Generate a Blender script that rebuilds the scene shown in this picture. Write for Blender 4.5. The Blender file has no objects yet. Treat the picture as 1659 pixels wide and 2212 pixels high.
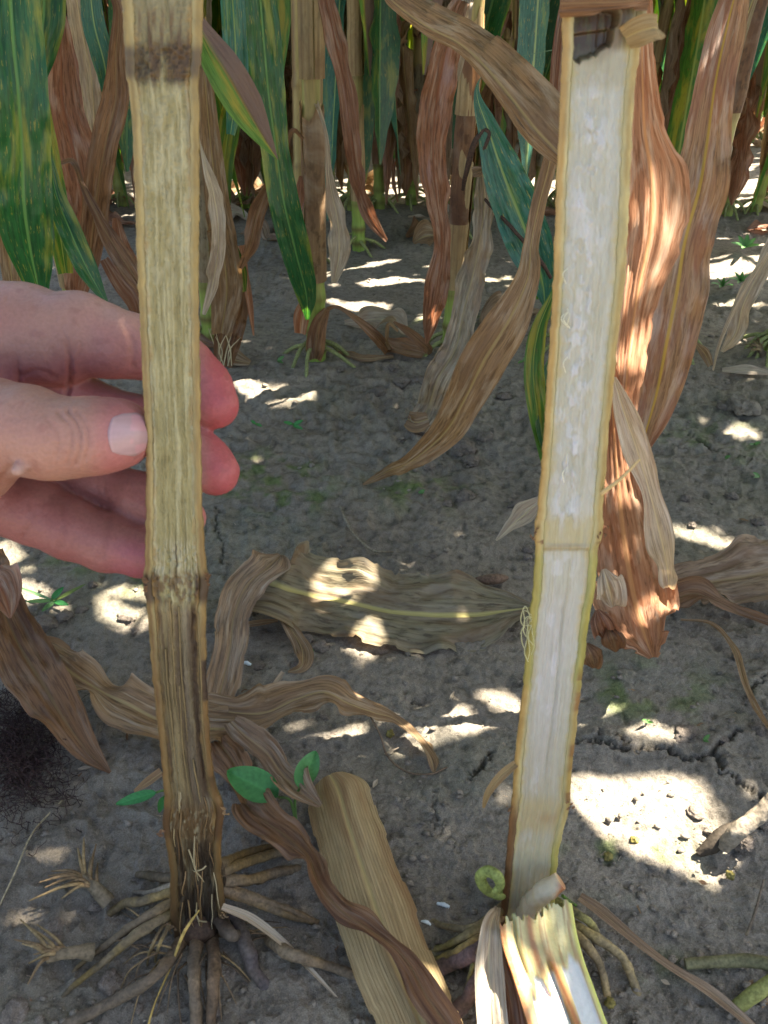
import bpy, math, random
import numpy as np
from mathutils import Vector
random.seed(7); rng = np.random.default_rng(7)
scn = bpy.context.scene
# ------------------------------------------------------------------ camera, sky, sun, exposure
H = 0.45; TH = math.radians(33.7); F = 1805.0; CX = 829.5; CY = 1106.0
cam_d = bpy.data.cameras.new('camera'); cam = bpy.data.objects.new('camera', cam_d)
scn.collection.objects.link(cam); scn.camera = cam
cam.location = (0, 0, H); cam.rotation_euler = (math.radians(90) - TH, 0, 0)
cam_d.sensor_fit = 'VERTICAL'; cam_d.sensor_height = 24; cam_d.lens = 12 * F / CY
cam_d.clip_start = 0.01; cam_d.clip_end = 300
cam_d.dof.use_dof = True; cam_d.dof.focus_distance = 0.72; cam_d.dof.aperture_fstop = 18.0

SUN_EL = math.radians(57); SUN_AZ = math.atan2(0.80, 0.42)          # azimuth from +Y towards +X
SUN = np.array([math.cos(SUN_EL) * math.sin(SUN_AZ), math.cos(SUN_EL) * math.cos(SUN_AZ), math.sin(SUN_EL)])
w = bpy.data.worlds.new('World'); scn.world = w; w.use_nodes = True
nt = w.node_tree; bg = nt.nodes['Background']; sky = nt.nodes.new('ShaderNodeTexSky')
sky.sky_type = 'NISHITA'; sky.sun_disc = False; sky.sun_elevation = SUN_EL; sky.sun_rotation = SUN_AZ
sky.dust_density = 2.5; sky.ozone_density = 0.6
nt.links.new(sky.outputs[0], bg.inputs[0]); bg.inputs[1].default_value = 0.06
sl = bpy.data.lights.new('sun', 'SUN'); sl.energy = 5.0; sl.angle = math.radians(0.5); sl.color = (1, .95, .87)
so = bpy.data.objects.new('sun', sl); scn.collection.objects.link(so)
so.rotation_euler = Vector(SUN).to_track_quat('Z', 'Y').to_euler()
scn.view_settings.view_transform = 'Standard'; scn.view_settings.look = 'None'
scn.view_settings.gamma = 1; scn.view_settings.use_curve_mapping = False
scn.view_settings.exposure = 3.05
scn.view_settings.use_white_balance = True
scn.view_settings.white_balance_temperature = 7100
scn.view_settings.white_balance_tint = 10

# ------------------------------------------------------------------ maths
np.seterr(over='ignore')
def hash3(ix, iy, iz, seed=0):
    n = (ix.astype(np.int64) * 374761393 + iy.astype(np.int64) * 668265263 + iz.astype(np.int64) * 2147483647 + seed * 974634777) & 0xffffffff
    n = ((n ^ (n >> 13)) * 1274126177) & 0xffffffff
    n = ((n ^ (n >> 15)) * 2246822519) & 0xffffffff
    return ((n ^ (n >> 16)) & 0xffffff) / float(0x1000000)
def noise(x, y, z=0.0, seed=0):
    """smooth value noise in -1..1"""
    x, y, z = np.broadcast_arrays(np.asarray(x, float), np.asarray(y, float), np.asarray(z, float))
    ix = np.floor(x); iy = np.floor(y); iz = np.floor(z)
    fx = x - ix; fy = y - iy; fz = z - iz
    fx = fx*fx*fx*(fx*(fx*6-15)+10); fy = fy*fy*fy*(fy*(fy*6-15)+10); fz = fz*fz*fz*(fz*(fz*6-15)+10)
    r = 0
    flat = not np.any(z)
    for dz in ((0,) if flat else (0, 1)):
        wz = 1.0 if flat else (fz if dz else 1 - fz)
        a = hash3(ix, iy, iz+dz, seed); b = hash3(ix+1, iy, iz+dz, seed)
        c = hash3(ix, iy+1, iz+dz, seed); d = hash3(ix+1, iy+1, iz+dz, seed)
        r = r + wz * ((a*(1-fx)+b*fx)*(1-fy) + (c*(1-fx)+d*fx)*fy)
    return r * 2 - 1
def fbm(x, y, z=0.0, o=4, seed=0, g=.5):
    r = 0; a = 1; t = 0
    for i in range(o):
        r = r + a * noise(np.asarray(x)*2**i + 17.3*i, np.asarray(y)*2**i - 9.1*i, np.asarray(z)*2**i, seed+i); t += a; a *= g
    return r / t
def sstep(a, b, x): 
    t = np.clip((x-a)/(b-a), 0, 1); return t*t*(3-2*t)
def srgb(r, g, b):
    f = lambda c: (c/255/12.92) if c/255 <= .04045 else ((c/255+.055)/1.055)**2.4
    return np.array([f(r), f(g), f(b)])
CPOS = np.array([0, 0, H]); FW = np.array([0, math.cos(TH), -math.sin(TH)]); UP = np.array([0, math.sin(TH), math.cos(TH)])
def ray(x, y): return FW + np.array([1., 0, 0])*((x-CX)/F) - UP*((y-CY)/F)
def P(x, y, Y):
    """point seen at photo position (x,y) at distance Y in front of the camera (world y)"""
    d = ray(x, y); return CPOS + d*(Y/d[1])
def PD(x, y, dep): return CPOS + ray(x, y)*dep
def depth_of(p): return float(np.dot(np.asarray(p)-CPOS, FW))
def gh0(x, y):
    """ground height: rows are slightly ridged"""
    near = np.clip(2.5-np.abs(np.asarray(y, float))*.25, 0.2, 1)
    r = .016*np.exp(-((np.mod(np.asarray(y, float)-1.06+.38, .76)-.38)/.17)**2)*near
    return r - .008 + .010*fbm(np.asarray(x)*2.6+3, np.asarray(y)*2.6, 0, 3, 11)
def G(x, y, h=0.0):
    """point on the ground seen at (x,y), h above it"""
    d = ray(x, y); z = h
    for _ in range(12):
        t = (z-H)/d[2]; p = CPOS + d*t; z = float(gh0(p[0], p[1])) + h
    return CPOS + d*((z-H)/d[2])
def Gv(q, h=0.0):
    q = np.asarray(q, float); d = FW[None]+np.stack([(q[:, 0]-CX)/F, 0*q[:, 0], 0*q[:, 0]], -1)-UP[None]*((q[:, 1]-CY)/F)[:, None]
    z = np.full(len(q), float(h))
    for _ in range(8):
        p = CPOS+d*((z-H)/d[:, 2])[:, None]; z = gh0(p[:, 0], p[:, 1])+h
    return CPOS+d*((z-H)/d[:, 2])[:, None]
def catmull(pts, n):
    """smooth curve through the points, spaced by chord length"""
    pts = np.asarray(pts, float); k = len(pts)
    d = np.linalg.norm(np.diff(pts[:, :min(3, pts.shape[1])], axis=0), axis=1)+1e-7; t = np.concatenate([[0], np.cumsum(d**.8)])
    sl = np.diff(pts, axis=0)/np.diff(t)[:, None]; m = np.empty_like(pts); m[0] = sl[0]; m[-1] = sl[-1]
    if k > 2:
        h = np.diff(t)[:, None]; m[1:-1] = (sl[:-1]*h[1:]+sl[1:]*h[:-1])/(h[1:]+h[:-1])
    q = np.linspace(0, t[-1]*(1-1e-9), n); i = np.clip(np.searchsorted(t, q, 'right')-1, 0, k-2); h = (t[i+1]-t[i])[:, None]; f = ((q-t[i])[:, None])/h
    return (2*f**3-3*f**2+1)*pts[i]+(f**3-2*f**2+f)*h*m[i]+(-2*f**3+3*f**2)*pts[i+1]+(f**3-f**2)*h*m[i+1]

# ------------------------------------------------------------------ objects
col = scn.collection
def tagit(o, label=None, cat=None, group=None, kind=None):
    if label: o['label'] = label
    if cat: o['category'] = cat
    if group: o['group'] = group
    if kind: o['kind'] = kind
    return o
def empty(name, loc, label=None, cat=None, group=None):
    o = bpy.data.objects.new(name, None); col.objects.link(o); o.location = [float(v) for v in loc]
    o.empty_display_size = .02
    return tagit(o, label, cat, group)
def mesh_obj(name, V, Fc, mat, parent=None, uv=None, colr=None, smooth=True):
    V = np.asarray(V, float)
    if parent is not None: V = V - np.array(parent.matrix_basis.translation if parent.parent is None else parent.get('org', (0, 0, 0)))
    me = bpy.data.meshes.new(name)
    Fc = np.asarray(Fc, dtype=np.int32)
    n = Fc.shape[1]
    me.vertices.add(len(V)); me.vertices.foreach_set('co', V.ravel().astype(np.float32))
    me.loops.add(Fc.size); me.loops.foreach_set('vertex_index', Fc.ravel())
    me.polygons.add(len(Fc)); me.polygons.foreach_set('loop_start', np.arange(0, Fc.size, n, dtype=np.int32))
    if uv is not None:
        l = me.uv_layers.new(name='UVMap'); l.data.foreach_set('uv', np.asarray(uv, float)[Fc.ravel()].ravel().astype(np.float32))
    if colr is not None:
        a = me.color_attributes.new('Col', 'FLOAT_COLOR', 'POINT')
        c = np.ones((len(V), 4), np.float32); c[:, :3] = np.clip(colr, 0, 1); a.data.foreach_set('color', c.ravel())
    me.update(calc_edges=True); me.validate()
    if smooth: me.polygons.foreach_set('use_smooth', np.ones(len(me.polygons), bool))
    me.materials.append(mat)
    o = bpy.data.objects.new(name, me); col.objects.link(o)
    if parent is not None:
        o.parent = parent; o['org'] = tuple(parent.matrix_basis.translation) if parent.parent is None else tuple(parent.get('org'))
    return o
def clean_org():
    for o in bpy.data.objects:
        if 'org' in o: del o['org']
def grid_faces(r, c, closed=False):
    i = np.arange(r-1)[:, None]; cc = c if closed else c-1
    j = np.arange(cc)[None, :]; j2 = (j+1) % c
    a = i*c+j; b = i*c+j2; d = (i+1)*c+j2; e = (i+1)*c+j
    return np.stack([a, b, d, e], -1).reshape(-1, 4)

# ------------------------------------------------------------------ materials
def newmat(name):
    m = bpy.data.materials.new(name); m.use_nodes = True; t = m.node_tree
    return m, t, t.nodes['Principled BSDF'], t.nodes['Material Output']
def nd(t, typ, **kw):
    n = t.nodes.new(typ)
    for k, v in kw.items():
        if isinstance(k, str) and hasattr(n, k): setattr(n, k, v)
    return n
def mixc(t, fac, a, b, bt='MIX'):
    n = t.nodes.new('ShaderNodeMix'); n.data_type = 'RGBA'; n.blend_type = bt
    for s, v in ((0, fac), (6, a), (7, b)):
        if hasattr(v, 'links'): t.links.new(v, n.inputs[s])
        elif s == 0: n.inputs[0].default_value = v
        else: n.inputs[s].default_value = (*[float(q) for q in v], 1)
    return n.outputs[2]
def math_(t, op, a, b=None, c=None):
    n = t.nodes.new('ShaderNodeMath'); n.operation = op
    for i, v in enumerate((a, b, c)):
        if v is None: continue
        if hasattr(v, 'links'): t.links.new(v, n.inputs[i])
        else: n.inputs[i].default_value = v
    return n.outputs[0]
def ramp(t, fac, stops):
    n = t.nodes.new('ShaderNodeValToRGB'); cr = n.color_ramp
    while len(cr.elements) < len(stops): cr.elements.new(.5)
    for e, (p, c) in zip(cr.elements, stops):
        e.position = p; e.color = (*([float(q) for q in c] if hasattr(c, '__len__') else [c]*3), 1)
    t.links.new(fac, n.inputs[0]); return n.outputs[0]
def tnoise(t, vec, scale, detail=3, rough=.55, dist=0):
    n = t.nodes.new('ShaderNodeTexNoise'); n.inputs['Scale'].default_value = scale; n.inputs['Detail'].default_value = detail
    n.inputs['Roughness'].default_value = rough; n.inputs['Distortion'].default_value = dist
    t.links.new(vec, n.inputs['Vector']); return n.outputs[0]
def mapping(t, vec, scale, off=None):
    n = t.nodes.new('ShaderNodeMapping'); n.inputs['Scale'].default_value = scale
    t.links.new(vec, n.inputs['Vector'])
    if off is not None: t.links.new(off, n.inputs['Location'])
    return n.outputs[0]
def leaf_mat(name, dark, midc, light, blotch=None, bl=(.45, .62), rib=(190, 170, 110), trans=.35, veins=44, rough=.55, dash=.5, spots=None, side=None, spec=.3, bumps=.35, tcol=None, bleach=None, tgam=.8, grain=.7, lines=(20, .06)):
    m, t, bs, out = newmat(name)
    uv = t.nodes.new('ShaderNodeUVMap').outputs[0]
    oi = t.nodes.new('ShaderNodeObjectInfo'); rnd = math_(t, 'MULTIPLY', oi.outputs['Random'], 60)
    cmb = t.nodes.new('ShaderNodeCombineXYZ'); t.links.new(rnd, cmb.inputs[0]); t.links.new(rnd, cmb.inputs[1])
    off = cmb.outputs[0]
    n1 = tnoise(t, mapping(t, uv, (veins, .8, 1), off), 1, 4, .7)
    n2 = tnoise(t, mapping(t, uv, (19, 3.6, 1), off), 1, 4, .65)
    n3 = tnoise(t, mapping(t, uv, (2.6, .9, 1), off), 1, 4, .6, .4)
    base = ramp(t, n1, [(.0, srgb(*dark)), (.48, srgb(*midc)), (1.0, srgb(*light))])
    base = mixc(t, 1.0, base, ramp(t, n3, [(.3, .8), (.7, 1.15)]), 'MULTIPLY')
    cr = ramp(t, n2, [(.42, .62), (.49, .98), (.66, 1.16)]); base = mixc(t, grain, base, cr, 'MULTIPLY')
    su = t.nodes.new('ShaderNodeSeparateXYZ'); t.links.new(uv, su.inputs[0])
    ln_ = math_(t, 'MULTIPLY_ADD', math_(t, 'SINE', math_(t, 'MULTIPLY_ADD', su.outputs[0], lines[0]*6.283, math_(t, 'MULTIPLY', n3, 3.0))), .5, .5)
    base = mixc(t, 1.0, base, ramp(t, ln_, [(.0, 1-lines[1]*1.6), (.35, 1.0), (1.0, 1+lines[1]*.4)]), 'MULTIPLY')
    dd = ramp(t, n2, [(.38, 1), (.46, 0)])
    base = mixc(t, math_(t, 'MULTIPLY', dd, dash), base, srgb(*dark))
    if blotch is not None:
        bb = ramp(t, n3, [(bl[0], 0), (bl[1], 1)])
        k = math_(t, 'MULTIPLY_ADD', n2, .5, .5)
        base = mixc(t, math_(t, 'MULTIPLY', bb, k), base, srgb(*blotch))
    if bleach is not None:
        n5 = tnoise(t, mapping(t, uv, (3.2, .9, 1), off), 1.7, 4, .6, .6)
        base = mixc(t, math_(t, 'MULTIPLY', ramp(t, n5, [(.5, 0), (.66, bleach[1])]), math_(t, 'MULTIPLY_ADD', n1, .8, .25)), base, srgb(*bleach[0]))
    if spots is not None:
        n4 = tnoise(t, mapping(t, uv, (26, 6, 1), off), 1, 3, .6)
        base = mixc(t, ramp(t, n4, [(.60, 0), (.67, .8)]), base, srgb(*spots))
    sx = t.nodes.new('ShaderNodeSeparateXYZ'); t.links.new(uv, sx.inputs[0])
    if side is not None:
        ns = math_(t, 'MULTIPLY_ADD', n1, .25, math_(t, 'MULTIPLY_ADD', n3, .35, sx.outputs[0]))
        base = mixc(t, ramp(t, ns, [(side[0], 1), (side[0]+.12, 0)]), base, srgb(*side[1]))
    d = math_(t, 'ABSOLUTE', math_(t, 'SUBTRACT', sx.outputs[0], .5))
    base = mixc(t, ramp(t, d, [(.018, .85), (.038, 0)]), base, srgb(*rib))
    hsv = t.nodes.new('ShaderNodeHueSaturation'); t.links.new(base, hsv.inputs['Color'])
    t.links.new(math_(t, 'MULTIPLY_ADD', oi.outputs['Random'], .35, .85), hsv.inputs['Value']); base = hsv.outputs[0]
    t.links.new(base, bs.inputs['Base Color']); bs.inputs['Roughness'].default_value = rough
    bs.inputs['Specular IOR Level'].default_value = spec
    bp = t.nodes.new('ShaderNodeBump'); bp.inputs['Strength'].default_value = bumps; bp.inputs['Distance'].default_value = .0022
    t.links.new(math_(t, 'ADD', n1, math_(t, 'MULTIPLY', n2, 1.8)), bp.inputs['Height'])
    t.links.new(bp.outputs[0], bs.inputs['Normal'])
    tr = t.nodes.new('ShaderNodeBsdfTranslucent')
    tb = mixc(t, 1.0, base, srgb(*(tcol or (255, 225, 180))), 'MULTIPLY')
    g = t.nodes.new('ShaderNodeGamma'); g.inputs[1].default_value = tgam; t.links.new(tb, g.inputs[0])
    t.links.new(g.outputs[0], tr.inputs[0]); t.links.new(bp.outputs[0], tr.inputs['Normal'])
    ms = t.nodes.new('ShaderNodeMixShader'); ms.inputs[0].default_value = trans
    t.links.new(bs.outputs[0], ms.inputs[1]); t.links.new(tr.outputs[0], ms.inputs[2]); t.links.new(ms.outputs[0], out.inputs[0])
    return m
M = {}
M['tan'] = leaf_mat('dry_leaf_tan', bleach=((196, 180, 156), 0.7), dark=(88, 64, 42), midc=(148, 118, 84), light=(184, 158, 120), blotch=(120, 96, 76), rib=(170, 150, 104), trans=.3)
M['pale'] = leaf_mat('dry_leaf_pale', bleach=((222, 214, 200), 0.6), dark=(140, 126, 108), midc=(182, 168, 146), light=(206, 196, 178), blotch=(150, 130, 112), rib=(196, 184, 150), trans=.35)
M['brown'] = leaf_mat('dry_leaf_brown', bleach=((160, 140, 122), 0.6), dark=(74, 50, 32), midc=(132, 96, 66), light=(168, 132, 98), blotch=(84, 58, 46), rib=(134, 110, 78), trans=.3)
M['redbrown'] = leaf_mat('dry_leaf_redbrown', bleach=((182, 162, 142), 0.7), dark=(84, 54, 40), midc=(130, 90, 66), light=(164, 130, 104), blotch=(150, 128, 124), bl=(.55, .7), rib=(130, 84, 60), trans=.35, tcol=(255, 205, 175))
M['orange'] = leaf_mat('dry_leaf_orange', bleach=((216, 186, 160), 0.8), spec=.08, rough=.75, dark=(104, 66, 46), midc=(158, 108, 80), light=(194, 150, 120), blotch=(150, 84, 52), bl=(.5, .66), rib=(190, 136, 92), trans=.44, tcol=(255, 226, 204), tgam=.6, dash=.6)  # bleached streaks set stronger here to paint in the sunlit white
M['mauve'] = leaf_mat('dry_leaf_mauve', bleach=((196, 178, 164), .7), dark=(104, 74, 60), midc=(150, 118, 90), light=(178, 150, 120), blotch=(128, 84, 68), rib=(176, 146, 66), trans=.35)
M['greytan'] = leaf_mat('dry_leaf_greytan', bleach=((182, 168, 150), 0.7), dark=(84, 64, 48), midc=(138, 114, 90), light=(172, 150, 124), blotch=(104, 80, 62), rib=(150, 128, 96), trans=.25)
M['olive'] = leaf_mat('dry_leaf_olive', bleach=((168, 158, 140), 0.6), dark=(82, 72, 56), midc=(136, 126, 100), light=(164, 154, 130), blotch=(118, 92, 66), rib=(196, 184, 116), trans=.25, dash=.7)
M['green'] = leaf_mat('green_leaf', (20, 62, 32), (34, 86, 48), (56, 110, 70), blotch=(136, 136, 52), bl=(.52, .66), rib=(100, 140, 84), trans=.3, rough=.38, dash=.2, spots=(140, 130, 60), spec=.5, tcol=(220, 255, 120), bumps=.2)
M['mottled'] = leaf_mat('mottled_green_leaf', (40, 84, 28), (66, 112, 40), (98, 138, 56), blotch=(160, 144, 52), bl=(.48, .62), rib=(150, 160, 80), trans=.35, rough=.42, dash=.3, spots=(120, 84, 44), spec=.45, tcol=(240, 255, 120), bumps=.25)
M['bluegreen'] = leaf_mat('blue_green_leaf', (26, 72, 62), (50, 106, 92), (84, 138, 120), blotch=(120, 140, 70), bl=(.56, .7), rib=(150, 172, 110), trans=.25, rough=.4, dash=.25, spots=(160, 150, 80), spec=.5, tcol=(220, 255, 150), bumps=.25)
M['halfgreen'] = leaf_mat('half_dried_leaf', (58, 104, 44), (96, 138, 62), (140, 160, 84), blotch=(170, 150, 62), bl=(.5, .62), rib=(150, 130, 80), trans=.35, dash=.3, side=(.72, (124, 100, 92)), tcol=(250, 245, 150))
M['sheath'] = leaf_mat('sheath_strawcoloured', (112, 88, 58), (166, 142, 102), (200, 182, 140), blotch=(128, 96, 64), bl=(.48, .66), rib=(180, 160, 110), trans=.18, veins=80, dash=.15, bumps=.6, grain=.3, lines=(24, .16))

def vcol_mat(name, rough=.6, bscale=900, bstr=.25, spec=.3, trans=0, sss=0, stretch=(1, 1, 1), mott=.15):
    m, t, bs, out = newmat(name)
    at = t.nodes.new('ShaderNodeVertexColor'); at.layer_name = 'Col'
    tc = t.nodes.new('ShaderNodeTexCoord').outputs['Object']
    n = tnoise(t, mapping(t, tc, stretch), bscale, 3)
    c = mixc(t, 1.0, at.outputs[0], ramp(t, n, [(.25, 1-mott*1.6), (.75, 1.0)]), 'MULTIPLY')
    t.links.new(c, bs.inputs['Base Color']); bs.inputs['Roughness'].default_value = rough; bs.inputs['Specular IOR Level'].default_value = spec
    bp = t.nodes.new('ShaderNodeBump'); bp.inputs['Strength'].default_value = bstr; bp.inputs['Distance'].default_value = .0008
    t.links.new(n, bp.inputs['Height']); t.links.new(bp.outputs[0], bs.inputs['Normal'])
    if sss:
        bs.inputs['Subsurface Weight'].default_value = sss; bs.inputs['Subsurface Radius'].default_value = (1, .35, .2); bs.inputs['Subsurface Scale'].default_value = .006
    if trans:
        tr = t.nodes.new('ShaderNodeBsdfTranslucent'); t.links.new(c, tr.inputs[0])
        ms = t.nodes.new('ShaderNodeMixShader'); ms.inputs[0].default_value = trans
        t.links.new(bs.outputs[0], ms.inputs[1]); t.links.new(tr.outputs[0], ms.inputs[2]); t.links.new(ms.outputs[0], out.inputs[0])
    return m
M['pith'] = vcol_mat('stalk_pith', .55, 420, .55, .35, stretch=(1, 1, .12), mott=.2)
M['pithwet'] = vcol_mat('stalk_pith_moist', .38, 500, .35, .5, sss=.35, stretch=(1, 1, .25), mott=.08)
M['rind'] = vcol_mat('stalk_rind', .42, 500, .2, .45, stretch=(1, 1, .06), mott=.22)
M['root'] = vcol_mat('brace_root_skin', .7, 500, .5, .25, mott=.4)
M['skin'] = vcol_mat('skin', .48, 650, .38, .4, sss=.22, mott=.13)
M['nail'] = vcol_mat('nail', .3, 600, .05, .5, sss=.15, mott=.05)
M['stalk'] = vcol_mat('corn_stalk', .5, 300, .25, .4, stretch=(1, 1, .08), mott=.25)
M['weed'] = vcol_mat('seedling_leaf', .5, 500, .3, .4, trans=.3, mott=.15)
M['stick'] = vcol_mat('dry_stick', .8, 400, .7, .2, mott=.4, stretch=(1, 1, 1))
def soil_mat():
    m, t, bs, out = newmat('soil')
    tc = t.nodes.new('ShaderNodeTexCoord').outputs['Object']
    at = t.nodes.new('ShaderNodeVertexColor'); at.layer_name = 'Col'
    a = tnoise(t, tc, 9, 5, .6); f_ = tnoise(t, tc, 1400, 2, .6); b = tnoise(t, tc, 120, 6, .7); c = tnoise(t, tc, 620, 4, .75)
    base = mixc(t, 1.0, at.outputs[0], ramp(t, a, [(.3, .78), (.7, 1.12)]), 'MULTIPLY')
    base = mixc(t, 1.0, base, ramp(t, b, [(.3, .5), (.5, 1.0), (.72, 1.25)]), 'MULTIPLY')
    base = mixc(t, ramp(t, c, [(.62, 0), (.7, .55)]), base, srgb(168, 158, 142))
    base = mixc(t, ramp(t, c, [(.28, .7), (.37, 0)]), base, srgb(56, 48, 42))
    base = mixc(t, 1.0, base, ramp(t, f_, [(.3, .72), (.5, 1.0), (.7, 1.3)]), 'MULTIPLY')
    t.links.new(base, bs.inputs['Base Color']); bs.inputs['Roughness'].default_value = .93; bs.inputs['Specular IOR Level'].default_value = .15
    b1 = t.nodes.new('ShaderNodeBump'); b1.inputs['Strength'].default_value = .9; b1.inputs['Distance'].default_value = .0035
    t.links.new(math_(t, 'ADD', b, math_(t, 'MULTIPLY_ADD', c, .5, math_(t, 'MULTIPLY', f_, .25))), b1.inputs['Height']); t.links.new(b1.outputs[0], bs.inputs['Normal'])
    return m
M['soil'] = soil_mat()

# ------------------------------------------------------------------ generic shapes
def ribbon(name, pts, mat, parent=None, seg=None, across=14, fold=.25, curl=0.0, ruffle=.12, rfreq=9, crinkle=.035, seed=None, hint='view', edge=.06, tear=0.0, mid=0.0, ribs=None):
    """a long leaf: pts = [(point, width in photo px at that point, roll deg)]"""
    seed = seed if seed is not None else random.randint(0, 9999)
    pos = np.array([p[0] for p in pts]); wd = np.array([p[1]*depth_of(p[0])/F if p[1] >= 1 else p[1] for p in pts])
    roll = np.radians([p[2] if len(p) > 2 else 0 for p in pts])
    if seg is None: seg = int(min(190, max(24, 26*len(pts))))
    dat = catmull(np.column_stack([pos, wd, roll]), seg)
    C_ = dat[:, :3]; Wd = np.maximum(dat[:, 3], .0006); Rl = dat[:, 4]
    T = np.gradient(C_, axis=0); T /= np.linalg.norm(T, axis=1)[:, None]+1e-9
    Vw = CPOS - C_; Vw /= np.linalg.norm(Vw, axis=1)[:, None]
    N0 = Vw.copy()
    if hint == 'ground': N0 = Vw*.6 + np.array([0, 0, 1.]); 
    S = np.cross(T, N0); S /= np.linalg.norm(S, axis=1)[:, None]+1e-9
    for _ in range(3):
        S[1:-1] = (S[:-2]+S[1:-1]*2+S[2:])/4; S /= np.linalg.norm(S, axis=1)[:, None]+1e-9
    N = np.cross(S, T)
    fac = np.abs(np.einsum('ij,ij->i', N, Vw)); 
    if hint == 'ground': Wd = Wd/np.clip(fac, .55, 1)
    c, s_ = np.cos(Rl)[:, None], np.sin(Rl)[:, None]
    S2 = S*c + N*s_; N2 = N*c - S*s_
    L = np.concatenate([[0], np.cumsum(np.linalg.norm(np.diff(C_, axis=0), axis=1))])
    if ribs is None and across >= 14: ribs = (11, .006)
    if ribs: across = max(across, int(ribs[0]*3))
    s = np.linspace(-1, 1, across+1)[None, :]; l = L[:, None]
    W2 = Wd[:, None]/2
    ed = 1 + edge*fbm(l*40+np.sign(s)*50, seed*1.7, 0, 3, seed)*np.abs(s)**2
    if tear: ed = ed - tear*sstep(.3, .45, noise(l*95+np.sign(s)*9, seed*3.1, 0, seed+5))*np.abs(s)**3
    side = (s-mid*(1-np.abs(s)))*W2*ed
    up = W2*(fold*np.abs(s)**1.3 + curl*s*s)
    sg = np.sign(s); am = .55+1.1*np.clip(.5+noise(l*17+sg*7, seed*1.9, 0, seed+8), 0, 1.3)
    up = up + W2*ruffle*1.5*np.abs(s)**1.8*am*np.sin(l*rfreq*14+np.where(s > 0, 1.7, 4.1)+4.5*noise(l*15, seed*1.1+sg*3, 0, seed))
    rg = 1-np.abs(fbm(s*2.2+seed, l*24, 0, 3, seed+2))*3.0
    up = up + W2*crinkle*2.2*rg*np.clip(np.abs(s)*3, .2, 1) + W2*crinkle*.9*(1-2.6*np.abs(noise(s*5.5+seed, l*9+s*2, 0, seed+3)))
    if ribs: up = up + W2*ribs[1]*np.sin(s*math.pi*ribs[0]+1.5*noise(l*8, s*2, 0, seed))*(1+noise(l*20, s*5, 0, seed))
    up = up - W2*.07*np.exp(-(s/.07)**2)
    V = C_[:, None, :] + S2[:, None, :]*side[..., None] + N2[:, None, :]*up[..., None]
    if hint == 'ground':
        g = gh0(V[..., 0], V[..., 1]) + .0015; V[..., 2] = np.maximum(V[..., 2], g)
    uv = np.stack([np.broadcast_to((s+1)/2, side.shape), np.broadcast_to(l/.08, side.shape)], -1)
    return mesh_obj(name, V.reshape(-1, 3), grid_faces(seg, across+1), mat, parent, uv=uv.reshape(-1, 2))
def tube(name, pts, rad, mat, parent=None, colr=(.3, .2, .1), sides=10, seg=None, bump=.12, seed=None, flat=1.0, cfun=None, bfreq=90):
    seed = seed if seed is not None else random.randint(0, 9999)
    pts = np.asarray(pts, float); rad = np.asarray(rad if hasattr(rad, '__len__') else [rad]*len(pts), float)
    if seg is None: seg = 12*len(pts)
    d = catmull(np.column_stack([pts, rad]), seg); C_ = d[:, :3]; R_ = np.maximum(d[:, 3], .00015)
    T = np.gradient(C_, axis=0); T /= np.linalg.norm(T, axis=1)[:, None]+1e-9
    u = np.array([0.13, 0.21, 1.]) if abs(T[:, 2]).mean() < .8 else np.array([1., .1, 0])
    A = np.cross(T, u); A /= np.linalg.norm(A, axis=1)[:, None]+1e-9; B = np.cross(A, T)
    a = np.linspace(0, 2*math.pi, sides, endpoint=False)[None, :]
    L = np.concatenate([[0], np.cumsum(np.linalg.norm(np.diff(C_, axis=0), axis=1))])[:, None]
    r = R_[:, None]*(1+bump*fbm(np.cos(a)*1.3+seed, np.sin(a)*1.3, L*bfreq, 3, seed))
    V = C_[:, None]+A[:, None]*(np.cos(a)*r)[..., None]+B[:, None]*(np.sin(a)*r*flat)[..., None]
    n = V.reshape(-1, 3); f = grid_faces(seg, sides, True)
    n = np.vstack([n, C_[0], C_[-1]]); k = seg*sides
    j = np.arange(sides); c0 = np.stack([(j+1) % sides, j, np.full(sides, k), np.full(sides, k)], -1)
    c1 = np.stack([(seg-1)*sides+j, (seg-1)*sides+(j+1) % sides, np.full(sides, k+1), np.full(sides, k+1)], -1)
    if cfun is not None: cc = cfun(n, np.concatenate([np.repeat(L[:, 0], sides), [0, L[-1, 0]]]))
    else:
        base = np.asarray(colr); cc = base[None]*(1+.35*fbm(n[:, 0]*90, n[:, 1]*90, n[:, 2]*90, 3, seed))[:, None]
    me = mesh_obj(name, n, f, mat, parent, colr=cc)
    # caps: tiny end faces added as triangles
    m = me.data
    import bmesh
    bm = bmesh.new(); bm.from_mesh(m); bm.verts.ensure_lookup_table()
    for q in (c0, c1):
        for r_ in q:
            try: fn = bm.faces.new([bm.verts[int(r_[0])], bm.verts[int(r_[1])], bm.verts[int(r_[2])]]); fn.smooth = True
            except ValueError: pass
    for e in bm.edges:
        if all(v_.index < k for v_ in e.verts) and (all(v_.index < sides for v_ in e.verts) or all(v_.index >= k-sides for v_ in e.verts)): e.smooth = False
    bm.to_mesh(m); bm.free(); return me

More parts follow.
